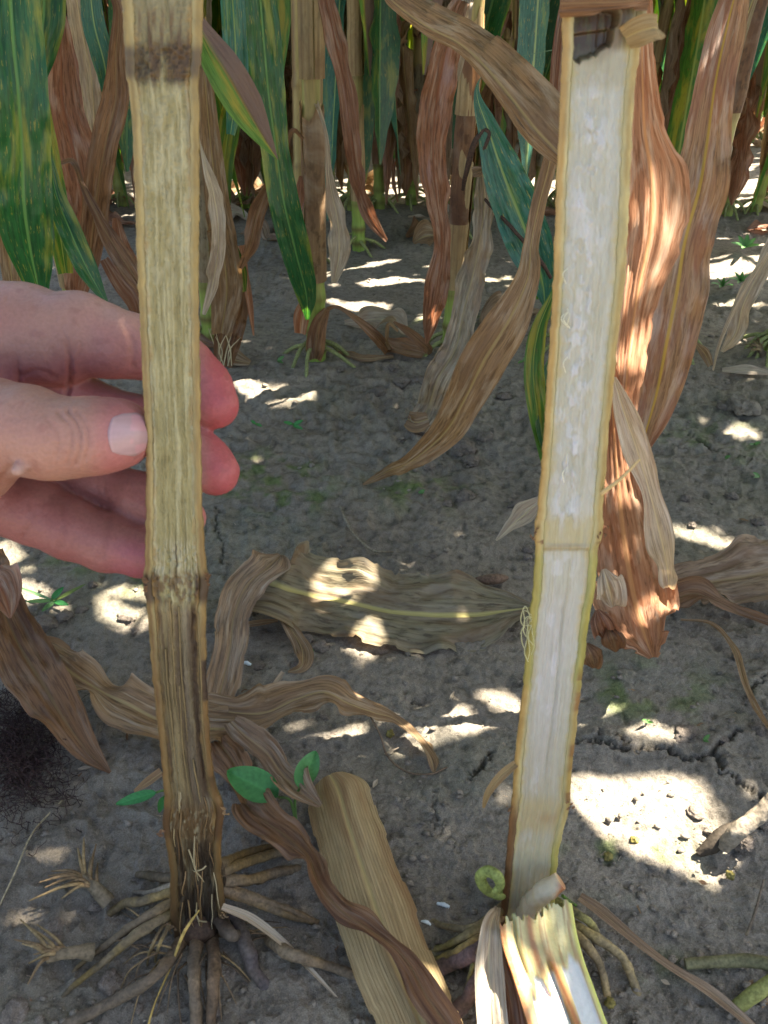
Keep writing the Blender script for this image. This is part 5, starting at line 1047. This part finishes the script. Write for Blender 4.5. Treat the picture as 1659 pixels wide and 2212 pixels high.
gleaf('small pale curled leaf tip left of the white split stalk', 'pale', [(1170, 1082, .06, 20, 0), (1140, 1105, .05, 40, 10), (1105, 1135, .035, 26, 0), (1072, 1168, .02, 4, 0)], seed=215, fold=.3)
gleaf('long narrow grey leaf strip running from the white stalk to the bottom right', 'greytan', [(1252, 1938, .008, 18, 0), (1300, 1972, .008, 26, 0), (1370, 2030, .007, 18, 0), (1450, 2090, .006, 16, 0), (1530, 2140, .005, 22, 0), (1610, 2205, .004, 18, 0), (1660, 2250, .004, 10, 0)], seed=216, fold=.5, ruffle=.05, name='leaf_strip')
gleaf('curving dry grass blade on the bare ground at the right', 'tan', [(1470, 1340, .004, 5, 0), (1530, 1345, .006, 6, 0), (1580, 1395, .006, 8, 0), (1610, 1480, .006, 10, 0), (1635, 1535, .005, 10, 0), (1680, 1600, .004, 6, 0)], seed=217, fold=.6, name='dry_grass_blade', cat='grass blade')
gleaf('narrow strip of dry leaf left of the lower browned stalk', 'tan', [(290, 1710, .008, 6, 0), (320, 1690, .01, 18, 0), (350, 1668, .012, 20, 0)], seed=218, fold=.5)
gleaf('tan leaf scrap lying behind the strap of leaf', 'tan', [(522, 1352, .004, 8, 0), (560, 1346, .006, 12, 0), (600, 1340, .006, 6, 0)], seed=219)
gleaf('brown leaf scrap on the ground behind the big hanging tan leaf', 'tan', [(730, 760, .004, 8, 0), (790, 775, .006, 14, 0), (850, 770, .005, 8, 0)], seed=220)
gleaf('pale flattened leaf scrap by the right edge below the drooping leaf', 'pale', [(1560, 800, .004, 10, 0), (1610, 800, .006, 20, 0), (1659, 806, .004, 10, 0)], seed=221)
# scattered leaf litter between the rows
LITT = []
rl = random.Random(15)
SCR = []
for k in range(100):
    Yl = rl.choice([1.05, 1.7, 1.85, 1.9, 2.5, 2.6, 2.7, 3.3, 3.4, 4.1])+rl.uniform(-.12, .12); dep = Yl*.83+.25; x0 = rl.uniform(-.5, .5)*dep; a = rl.uniform(0, 6.28); Ln = rl.uniform(.06, .2)
    q = []
    for t in (0, .33, .66, 1): 
        xx = x0+math.cos(a)*Ln*t+.02*rl.uniform(-1, 1); yy = Yl+math.sin(a)*Ln*t*.6; q.append((np.array([xx, yy, float(gh0(xx, yy))+.004+.02*rl.random()*math.sin(t*3.1)]), (.004 if t in (0, 1) else rl.uniform(.012, .035)), rl.uniform(-30, 30)))
    o = ribbon('leaf_scrap', q, M[rl.choice(['tan', 'brown', 'greytan', 'redbrown', 'pale'])], None, seg=30, across=8, hint='ground', ruffle=.3, fold=.3)
    pxs = CX+x0/dep*F; SCR.append((CX+x0/dep*F, o, f"dead leaf scrap {'in the second row' if Yl < 1.3 else 'in the third row' if Yl < 2.1 else 'in the fourth row' if Yl < 3 else 'far back'}, {zone(pxs)}")); tagit(o, None, 'dry leaf', 'scraps of dead leaf between the rows')
for x_, o, lab in sorted(SCR, key=lambda q: q[0]): o['label'] = unique(lab)
# sticks and stems
def cstick(c, c2, fr=60):
    def f(v, L): 
        n = fbm(v[:, 0]*fr, v[:, 1]*fr, v[:, 2]*fr, 4, 3)[:, None]; return srgb(*c)*(1+.4*n)+(srgb(*c2)-srgb(*c))*sstep(.1, .4, n)
    return f
tagit(tube('broken_stick', [G(1700, 1700, .045), G(1640, 1760, .03), G(1590, 1800, .02), G(1562, 1828, .008)], [.0050, .0048, .0050, .0042], M['stick'], None, bump=.15, bfreq=300, cfun=cstick((150, 138, 120), (176, 166, 150)), sides=14), 'broken pale corn stub sticking out of the ground at the right edge', 'stick')
tagit(tube('stub_shadow_strip', [G(1660, 1738, .02), G(1600, 1778, .012), G(1540, 1822, .008), G(1508, 1845, .003)], [.0016, .003, .0044, .002], M['stick'], None, bump=.4, cfun=cstick((70, 62, 52), (96, 86, 72))), 'shadow strip modelled as a dark twig beside the pale stub at the right edge', 'twig')  # dark strip added where the pale stub casts its shadow
tagit(tube('bark_piece', [G(1028, 1250, .004), G(1045, 1252, .006), G(1080, 1250, .006), G(1096, 1248, .004)], [.0015, .0042, .0042, .0018], M['stick'], None, bump=.2, cfun=cstick((128, 104, 86), (92, 70, 56))), 'short brown stick lying on bare soil above the wide olive leaf', 'stick')
tagit(tube('dry_twig', [G(735, 1095, .004), G(750, 1130, .004), G(775, 1165, .005), G(808, 1190, .004), G(850, 1192, .003)], [.0008, .0014, .0010, .0013, .0006], M['stick'], None, bump=.6, cfun=cstick((150, 140, 120), (110, 96, 78)), bfreq=300), 'thin knotted dry stem on the bare ground between the split stalks', 'dry stem')
tagit(tube('straw', [G(-10, 1975, .003), G(30, 1890, .006), G(70, 1800, .006), G(135, 1728, .003)], [.0005]*4, M['stick'], None, bump=.1, cfun=cstick((176, 162, 130), (150, 130, 96))), 'long thin pale straw at the lower left edge', 'straw')
tagit(tube('straw', [plane_pt(430, 1966, Y0L-.004), G(400, 2010, .02), G(368, 2090, .01), G(330, 2180, .006), (G(312, 2250, .004))], [.0004, .0008, .0006, .0005, .0004], M['stick'], None, bump=.3, cfun=cstick((196, 166, 96), (150, 110, 56))), 'golden frayed straw crossing the foot of the browned stalk', 'straw')
tagit(tube('dry_twig', [G(1480, 2082, .006), G(1540, 2078, .008), G(1620, 2076, .012), G(1700, 2092, .02)], [.0028, .003, .0034, .0036], M['root'], None, srgb(120, 116, 84)), 'green-grey root lying by the lower right edge', 'root')
tagit(tube('brace_root', [G(1592, 2175, .002), G(1640, 2140, .012), G(1700, 2100, .02)], [.0036, .004, .004], M['root'], None, srgb(146, 146, 84)), 'yellow-green root at the bottom right corner', 'root')
tagit(tube('dry_twig', [G(1612, 2020, .004), G(1628, 1980, .006), G(1650, 1900, .006)], [.0007, .0008, .0006], M['stick'], None, cfun=cstick((110, 98, 84), (140, 126, 100))), 'thin upright grass stem lying at the lower right edge', 'dry stem')
def weedroot(base, tip, n, seed, label):
    e = empty('uprooted_stub', G(*base), label, 'root stub'); rd = random.Random(seed)
    a = G(*base, .006); b = G(*tip, .014); tube('stub', [a, (a+b)/2+np.array([0, 0, .002]), b], [.0045, .0034, .0026], M['stick'], e, bump=.3, cfun=cstick((128, 114, 92), (96, 84, 70)))
    for k in range(n):
        d = (b-a)/np.linalg.norm(b-a); s = np.array([-d[1], d[0], 0]); u = rd.uniform(-1, 1); st = b-d*rd.uniform(0, .012); l = rd.uniform(.008, .02)
        tube('rootlet', [st, st+(d*.6+s*u)*l*.5+np.array([0, 0, .004]), st+(d+s*u*1.6)*l+np.array([0, 0, -.004*rd.random()])], [.0011, .0010, .0004], M['stick'], e, srgb(*rd.choice([(150, 128, 92), (128, 106, 78)])), sides=6, seg=14)
weedroot((235, 1950), (180, 1895), 18, 3, 'small uprooted stub with bristly rootlets, upper left of the browned stalk foot')
weedroot((200, 2055), (100, 2070), 14, 4, 'small uprooted stub with claw-like rootlets near the lower left edge')
weedroot((1650, 770), (1635, 752), 22, 6, 'clump of fine brace roots at the right edge in the second row')
# dark tangled silk at the left edge
def tangle():
    V = []; Fc = []; rd = np.random.default_rng(4); k = 0
    for i in range(900):
        c0 = G(*((rd.normal(45, 55), rd.normal(1650, 70)) if i % 3 else (rd.normal(20, 40), rd.normal(1600, 60))), 0); c0 = c0+np.array([0, 0, abs(rd.normal(0, .009))])
        p = [c0]; d = rd.standard_normal(3)*[1, 1, .3]; d /= np.linalg.norm(d)
        for s in range(12):
            d = d+.55*rd.standard_normal(3)*[1, 1, .5]; d /= np.linalg.norm(d); q = p[-1]+d*.0022; q[2] = max(q[2], float(gh0(q[0], q[1]))+.0005); p.append(q)
        p = np.array(p); r = .00022; o1 = np.array([r, 0, 0]); o2 = np.array([0, r*.7, r*.7]); o3 = -o1-o2
        Vv = np.stack([p+o1, p+o2, p+o3], 1).reshape(-1, 3); V.append(Vv); Fc.append(grid_faces(13, 3, True)+k); k += len(Vv)
    V = np.vstack(V); return tagit(mesh_obj('silk_tangle', V, np.vstack(Fc), M['root'], colr=np.broadcast_to(srgb(66, 46, 44), V.shape)), 'dark tangled mat of dried corn silk at the left edge', 'corn silk', None, None)
tangle()
# seedlings
def oval_leaf(root, base, tip, wd, c, name='leaf', bulge=.25, seed=0, up=None):
    n = 30; m = 15; t = np.linspace(0, 1, n); L = tip-base; ln = np.linalg.norm(L); d = L/ln
    N = up if up is not None else (CPOS-base)/np.linalg.norm(CPOS-base)+np.array([0, 0, .6]); S = np.cross(d, N); S /= np.linalg.norm(S); N = np.cross(S, d)
    prof = np.sin(np.clip(t, 0, 1)**.85*math.pi)**.62*(t > 0)*(1-.1*t); s = np.linspace(-1, 1, m)
    V = base+d*(t[:, None, None]*ln)+S*(s[None, :, None]*prof[:, None, None]*wd/2)+N*((np.sin(t*math.pi)*ln*.12*bulge)[:, None, None]+(s[None, :, None]**2*wd*.12+0*t[:, None, None])-(np.exp(-(s/.12)**2)*wd*.02)[None, :, None])
    V = V + N*(.02*wd*noise(t[:, None]*5+seed, s[None]*2., 0, seed))[..., None]
    cc = srgb(*c)*(1+.18*fbm(s[None]*3+seed, t[:, None]*4, 0, 3, seed)+.25*np.exp(-(s/.07)**2)[None]+.10*np.sin(t[:, None]*48-np.abs(s)[None]*7)**3)[..., None]
    return mesh_obj(name, V.reshape(-1, 3), grid_faces(n, m), M['weed'], root, colr=cc.reshape(-1, 3))
def seedling(label, cen, leaves, group=None, stem=None):
    c = G(*cen); e = empty('seedling', c, label, 'seedling', group)
    for k, (bx_, by_, bh, tx, ty, th, wpx, colr) in enumerate(leaves):
        b = G(bx_, by_, bh); t = G(tx, ty, th); oval_leaf(e, b, t, wpx*depth_of(b)/F, colr, seed=k+int(cen[0]))
        tube('leaf_stem', [c+np.array([0, 0, .001]), (b+c)/2+np.array([0, 0, bh*.4]), b], [.0009, .0008, .0007], M['weed'], e, srgb(96, 130, 70), sides=6, seg=14)
    return e
gr = (58, 132, 66)
seedling('seedling with two round green leaves between browned stalk and straw sheath', (640, 1780), [(602, 1722, .03, 492, 1668, .034, 74, (74, 138, 76)), (646, 1705, .03, 682, 1625, .034, 52, (86, 148, 86))])
seedling('seedling leaf and a small one peeking out left of the browned stalk', (372, 1740), [(338, 1712, .02, 250, 1738, .018, 26, (56, 134, 72)), (352, 1722, .012, 344, 1757, .01, 16, (52, 120, 56))])
seedling('small star-shaped green seedling below the hand', (118, 1298), [(112, 1294, .006, 138, 1268, .014, 14, gr), (118, 1300, .006, 150, 1308, .01, 13, gr), (110, 1298, .006, 55, 1300, .01, 10, (110, 150, 90)), (116, 1300, .006, 90, 1322, .008, 12, (88, 130, 80)), (122, 1296, .006, 185, 1262, .01, 9, (100, 120, 60)), (112, 1296, .006, 28, 1266, .008, 8, (120, 160, 110))])
seedling('tiny seedling with three leaves in the middle of the bare ground', (632, 920), [(632, 916, .006, 612, 912, .01, 9, gr), (634, 918, .006, 655, 908, .012, 10, gr), (634, 920, .006, 655, 928, .01, 9, gr)])
seedling('tiny pair of leaves left of the three-leaved seedling', (552, 918), [(552, 916, .005, 542, 908, .008, 7, gr), (554, 916, .005, 566, 922, .008, 8, gr)])
seedling('single tiny green leaf by the little curled leaf ribbon', (672, 1412), [(672, 1410, .004, 672, 1398, .008, 13, (70, 150, 70))])
for (x, y, s) in [(1610, 535, 26), (1560, 620, 20), (1600, 610, 22)]:
    seedling({535: 'topmost pointed-leaf weed seedling near the right edge', 620: 'left pointed-leaf weed seedling of the lower pair near the right edge', 610: 'right pointed-leaf weed seedling of the lower pair near the right edge'}[y], (x, y), [(x, y, .01, x+s*a, y-s*b, .03, s*.42, (96, 148, 84)) for a, b in ((-1.2, .4), (-.6, 1.0), (.2, 1.1), (.9, .8), (1.2, .2), (-.3, -.1))], 'weed seedlings near the right edge')
for (x, y) in [(1565, 990), (1640, 1030), (1630, 960), (1520, 1600), (1400, 1560), (905, 1065), (600, 780), (1130, 780), (1180, 690), (1130, 600), (540, 440), (560, 430)]:
    seedling('tiny green weed sprout '+where(x, y), (x, y), [(x, y, .004, x+random.choice((-14, 14)), y-random.uniform(4, 16), .01, 9, (96, 140, 80)), (x, y, .004, x+random.choice((-12, 12)), y+random.uniform(-4, 8), .008, 7, (86, 130, 72))], 'tiny weed leaves on the ground')
# straw chips, white root bits, yellow pollen crumbs
for k in range(64):
    x = random.uniform(0, 1659); y = random.uniform(1000, 2200); a = random.uniform(0, 6.28); l = random.uniform(.004, .012)
    p = G(x, y, .0015); d = np.array([math.cos(a), math.sin(a), 0])*l/2
    tagit(ribbon('straw_chip', [(p-d, .0004, 0), (p, random.uniform(.0012, .0026), 0), (p+d, .0004, 0)], M[random.choice(['tan', 'pale', 'brown', 'pale'])], None, seg=10, across=4, hint='ground', fold=.4), 'tiny straw chip '+where(x, y), 'straw chip', 'chips of straw on the ground')
for (x, y, l, lab) in [(957, 1952, 13, 'white crumb of pith on the ground left of the white stalk foot, the upper one'), (920, 1990, 10, 'white crumb of pith at the end of a root left of the white stalk foot'), (533, 1432, 10, 'white crumb of pith beside the strap of dry leaf')]:
    p = G(x, y, .004); w_ = l*depth_of(p)/F; tagit(tube('pith_crumb', [p+np.array([-w_, 0, 0]), p+np.array([0, -.001, .001]), p+np.array([w_, -.002, 0])], [w_*.2, w_*.4, w_*.25], M['pith'], None, srgb(210, 222, 226), bump=.5, bfreq=500), lab, 'pith crumb')
for (x, y, lab) in [(1313, 1850, 'yellow crumb of pollen on the ground right of the white stalk'), (1318, 2166, 'yellow crumb below the curved roots of the white stalk'), (1577, 1890, 'yellow crumb at the corner of the sunlit patch'), (842, 1585, 'yellow crumb beneath the arched brown leaf'), (1370, 1815, 'yellow-green fleck inside the big sunlit patch')]:
    p = G(x, y, .002); v, f = ICO[3]; tagit(mesh_obj('pollen_crumb', lump(v, x, .9, 3)*.0026+p, f, M['root'], colr=np.broadcast_to(srgb(146, 134, 74), v.shape)), lab, 'crumb')

# ------------------------------------------------------------------ unseen leaves added overhead, gaps shaped to place the sun patches
def canopy():
    s = SUN/np.linalg.norm(SUN); e1 = np.cross(s, [0, 0, 1.]); e1 /= np.linalg.norm(e1); e2 = np.cross(e1, s)
    cell = .006; X0, X1, Y0_, Y1_ = -2.4, 2.6, -2.2, 2.6
    nx = int((X1-X0)/cell); ny = int((Y1_-Y0_)/cell); L = np.zeros((nx, ny), bool); need = np.zeros((nx, ny), bool); cov = np.zeros((nx, ny), np.int16)
    def ij(p): p = np.atleast_2d(p); a = ((p@e1-X0)/cell).astype(int); b = ((p@e2-Y0_)/cell).astype(int); ok = (a >= 0) & (a < nx) & (b >= 0) & (b < ny); return a[ok], b[ok]
    def inside(pl, pts):
        x, y = pts[:, 0], pts[:, 1]; r = np.zeros(len(x), bool); n = len(pl)
        for i in range(n):
            x1, y1 = pl[i]; x2, y2 = pl[(i+1) % n]; c = ((y1 > y) != (y2 > y)) & (x < (x2-x1)*(y-y1)/((y2-y1) or 1e-9)+x1); r ^= c
        return r
    def lit(pl, Y=None, st=2.0):
        pl = np.array(pl, float); gx, gy = np.meshgrid(np.arange(pl[:, 0].min(), pl[:, 0].max()+st, st), np.arange(pl[:, 1].min(), pl[:, 1].max()+st, st)); q = np.stack([gx.ravel(), gy.ravel()], -1); q = q[inside(pl, q)]
        if len(q) == 0: return
        pts = Gv(q, 0 if Y is None else -Y) if (Y is None or Y < 0) else np.array([P(x, y, Y) for x, y in q]); a, b = ij(pts); L[a, b] = True
    lit([(1235, 1685), (1400, 1680), (1500, 1690), (1515, 1740), (1520, 1830), (1575, 1870), (1480, 1885), (1400, 1860), (1300, 1780), (1240, 1720)], st=2.5)
    lit([(1240, 1522), (1330, 1530), (1400, 1550), (1460, 1592), (1440, 1603), (1350, 1580), (1245, 1552)]); lit([(1045, 1495), (1130, 1505), (1128, 1540), (1080, 1515)]); lit([(935, 1522), (1000, 1530), (1070, 1560), (1060, 1578), (1000, 1550)])
    th = np.linspace(0, 6.28, 14); ell = lambda x, y, a, b, r=0: [(x+a*math.cos(t)*math.cos(r)-b*math.sin(t)*math.sin(r), y+a*math.cos(t)*math.sin(r)+b*math.sin(t)*math.cos(r)) for t in th]
    lit(ell(735, 1270, 46, 26), -.018); lit(ell(808, 1362, 26, 30), -.012)
    lit([(490, 825), (640, 852), (680, 860), (670, 875), (540, 862)], st=1.5); lit([(720, 645), (830, 662), (840, 680), (740, 666)], st=1); lit([(170, 1310), (270, 1330), (320, 1340), (312, 1358), (180, 1326)]); lit(ell(275, 1282, 36, 14))
    lit([(-20, 1250), (110, 1288), (90, 1306), (-20, 1272)]); lit([(-40, 1168), (70, 1190), (-20, 1215)]); lit([(1415, 1120), (1600, 1170), (1630, 1185), (1500, 1158)], st=1.5); lit([(855, 1213), (950, 1236), (880, 1228)], st=1.5); lit([(825, 1474), (910, 1480), (870, 1488)], st=1.5)
    lit([(210, 570), (290, 620), (280, 655), (220, 612)], st=1); lit(ell(820, 880, 24, 9)); lit(ell(760, 650, 60, 6, .1), st=1); lit(ell(1600, 940, 44, 14, .3)); lit(ell(920, 690, 40, 5), st=1); lit(ell(1560, 580, 50, 5), st=1); lit(ell(1600, 660, 50, 6), st=1)
    lit([(1385, 320), (1420, 305), (1460, 420), (1456, 495), (1420, 560), (1385, 550)], .478); lit([(1375, 600), (1410, 620), (1385, 760), (1360, 740)], .472); lit([(1330, 830), (1350, 880), (1385, 970), (1365, 985), (1335, 920)], .455); lit(ell(1400, 1330, 20, 34), .446)
    lit([(1160, 2190), (1240, 2170), (1300, 2260), (1180, 2260)], -.036); lit([(1030, 2110), (1090, 2125), (1095, 2260), (1030, 2260)], -.03); lit([(868, 2070), (912, 2110), (905, 2125), (880, 2100)], -.026); lit(ell(940, 2130, 10, 20), -.03); lit(ell(1640, 1780, 30, 12, -.5), -.02)
    lit([(455, 440), (480, 480), (480, 600), (465, 580)], .9, 1); lit(ell(935, 690, 8, 24), .94, 1); lit(ell(990, 90, 14, 60), .96, 1); lit(ell(200, 240, 12, 60), 1.0, 1); lit(ell(1212, 300, 10, 40), .7, 1); lit(ell(690, 640, 6, 16), 1.03, 1)
    # what must lie in shade: everything near, looser among the far rows
    gx, gy = np.meshgrid(np.arange(-.75, .85, .004), np.arange(.10, 1.35, .004)); a, b = ij(np.stack([gx.ravel(), gy.ravel(), 0*gx.ravel()], -1)); need[a, b] = True
    for z in (.1, .2, .3, .45, .6):
        gx, gy = np.meshgrid(np.arange(-.5, .5, .005), np.arange(.15, 1.15, .005)); a, b = ij(np.stack([gx.ravel(), gy.ravel(), z+0*gx.ravel()], -1)); need[a, b] = True
    need &= ~L
    Vs = []; Fs = []; UV = []; k = 0; rd = random.Random(3)
    def cand(a, b, scale, zr=(.72, 1.25)):
        z = rd.uniform(*zr); p0 = e1*a+e2*b; p0 = p0+s*((z-p0[2])/s[2]); ang = rd.uniform(0, 6.28); d = np.array([math.cos(ang), math.sin(ang), 0]); ln = rd.uniform(.25, .6)*scale; wd = rd.uniform(.035, .075)*min(1, scale*1.2)
        t = np.linspace(-.5, .5, 14); dr = rd.uniform(.1, .5)*ln; C_ = p0+d*(t*ln)[:, None]+np.array([0, 0, 1])*(-4*dr*t*t*.5)[:, None]+np.cross(d, [0, 0, 1.])*(rd.uniform(-.15, .15)*ln*t*t)[:, None]
        T = np.gradient(C_, axis=0); T /= np.linalg.norm(T, axis=1)[:, None]; nrm = s+np.array([rd.uniform(-.5, .5), rd.uniform(-.5, .5), rd.uniform(-.2, .4)]); S = np.cross(T, nrm); S /= np.linalg.norm(S, axis=1)[:, None]
        W = wd/2*(1-(np.abs(t)*2)**2.2*.97); return C_, S, W
    def foot(C_, S, W):
        u = np.linspace(-1, 1, max(4, int(W.max()*2/.004)))[None, :, None]; Ci = catmull(C_, max(24, int(np.linalg.norm(C_[-1]-C_[0])/.004))); ti = np.linspace(0, 13, len(Ci)); Si = np.stack([np.interp(ti, range(14), S[:, q]) for q in range(3)], -1); Wi = np.interp(ti, range(14), W)
        return ij((Ci[:, None]+Si[:, None]*u*Wi[:, None, None]).reshape(-1, 3))
    def add(C_, S, W):
        nonlocal k
        u = np.array([-1, -.5, 0, .5, 1.]); N = np.cross(S, np.gradient(C_, axis=0)); N /= np.linalg.norm(N, axis=1)[:, None]
        V = C_[:, None]+S[:, None]*(u[None, :, None]*W[:, None, None])+N[:, None]*((np.abs(u)*.2)[None, :, None]*W[:, None, None]); Vs.append(V.reshape(-1, 3)); Fs.append(grid_faces(14, 5)+k); k += 70
        uu, vv = np.meshgrid((u+1)/2, np.arange(14)*.4); UV.append(np.stack([uu.ravel(), vv.ravel()], -1))
    def foot(C_, S, W, sh=1.0):
        u = np.linspace(-sh, sh, max(3, int(W.max()*2*sh/.005)+1))[None, :, None]; m_ = max(16, int(np.linalg.norm(C_[-1]-C_[0])/.005)); q = np.linspace(0, 13, m_)
        Z = np.column_stack([C_, S, W]); i0 = np.minimum(q.astype(int), 12); f = (q-i0)[:, None]; Z = Z[i0]*(1-f)+Z[i0+1]*f
        return ij((Z[:, None, :3]+Z[:, None, 3:6]*u*Z[:, None, 6:7]).reshape(-1, 3))
    for scale, tries, nt_, tol in ((1.0, 1500, 5, .01), (.55, 1800, 5, .03), (.28, 3000, 6, .07), (.14, 6000, 8, .16), (.08, 6000, 10, .3)):
        un = np.argwhere(need & (cov == 0)); rng.shuffle(un)
        for c in un[:tries]:
            if cov[c[0], c[1]]: continue
            for _ in range(nt_):
                q = cand(X0+(c[0]+.5)*cell, Y0_+(c[1]+.5)*cell, scale); a, b = ij(q[0])
                if not len(a) or L[a, b].mean() > .2: continue
                fa, fb = foot(*q)
                if L[fa, fb].mean() > tol: continue
                add(*q); fa, fb = foot(*q, .88); cov[fa, fb] += 1; break
    la, lb = np.nonzero(need | L); amin, amax, bmin, bmax = X0+la.min()*cell, X0+la.max()*cell, Y0_+lb.min()*cell, Y0_+lb.max()*cell
    for _ in range(1900):
        x = rd.uniform(-3.2, 6.2); y = rd.uniform(1.3, 10.5); p = np.array([x, y, 0.]); a, b = p@e1, p@e2
        q = cand(a, b, rd.choice([1.3, 1.1, .8]), (.9, 1.9))
        if amin-.5 < a < amax+.5 and bmin-.5 < b < bmax+.5:
            fa, fb = foot(*q)
            if len(fa) and L[fa, fb].any(): continue
        add(*q)
    print('canopy leaves', len(Vs), 'need', need.sum(), 'uncovered', (need & (cov == 0)).sum())
    tagit(mesh_obj('dapple_shade_leaves', np.vstack(Vs), np.vstack(Fs), M['canopy'], uv=np.vstack(UV)), 'unseen corn leaves added overhead to shade the ground in dapples', 'corn leaves', None, 'stuff')
M['canopy'] = leaf_mat('shade_canopy_leaf', (40, 84, 28), (66, 112, 40), (98, 138, 56), trans=.12)
canopy()  # added unseen leaves that cast the dapples
clean_org()
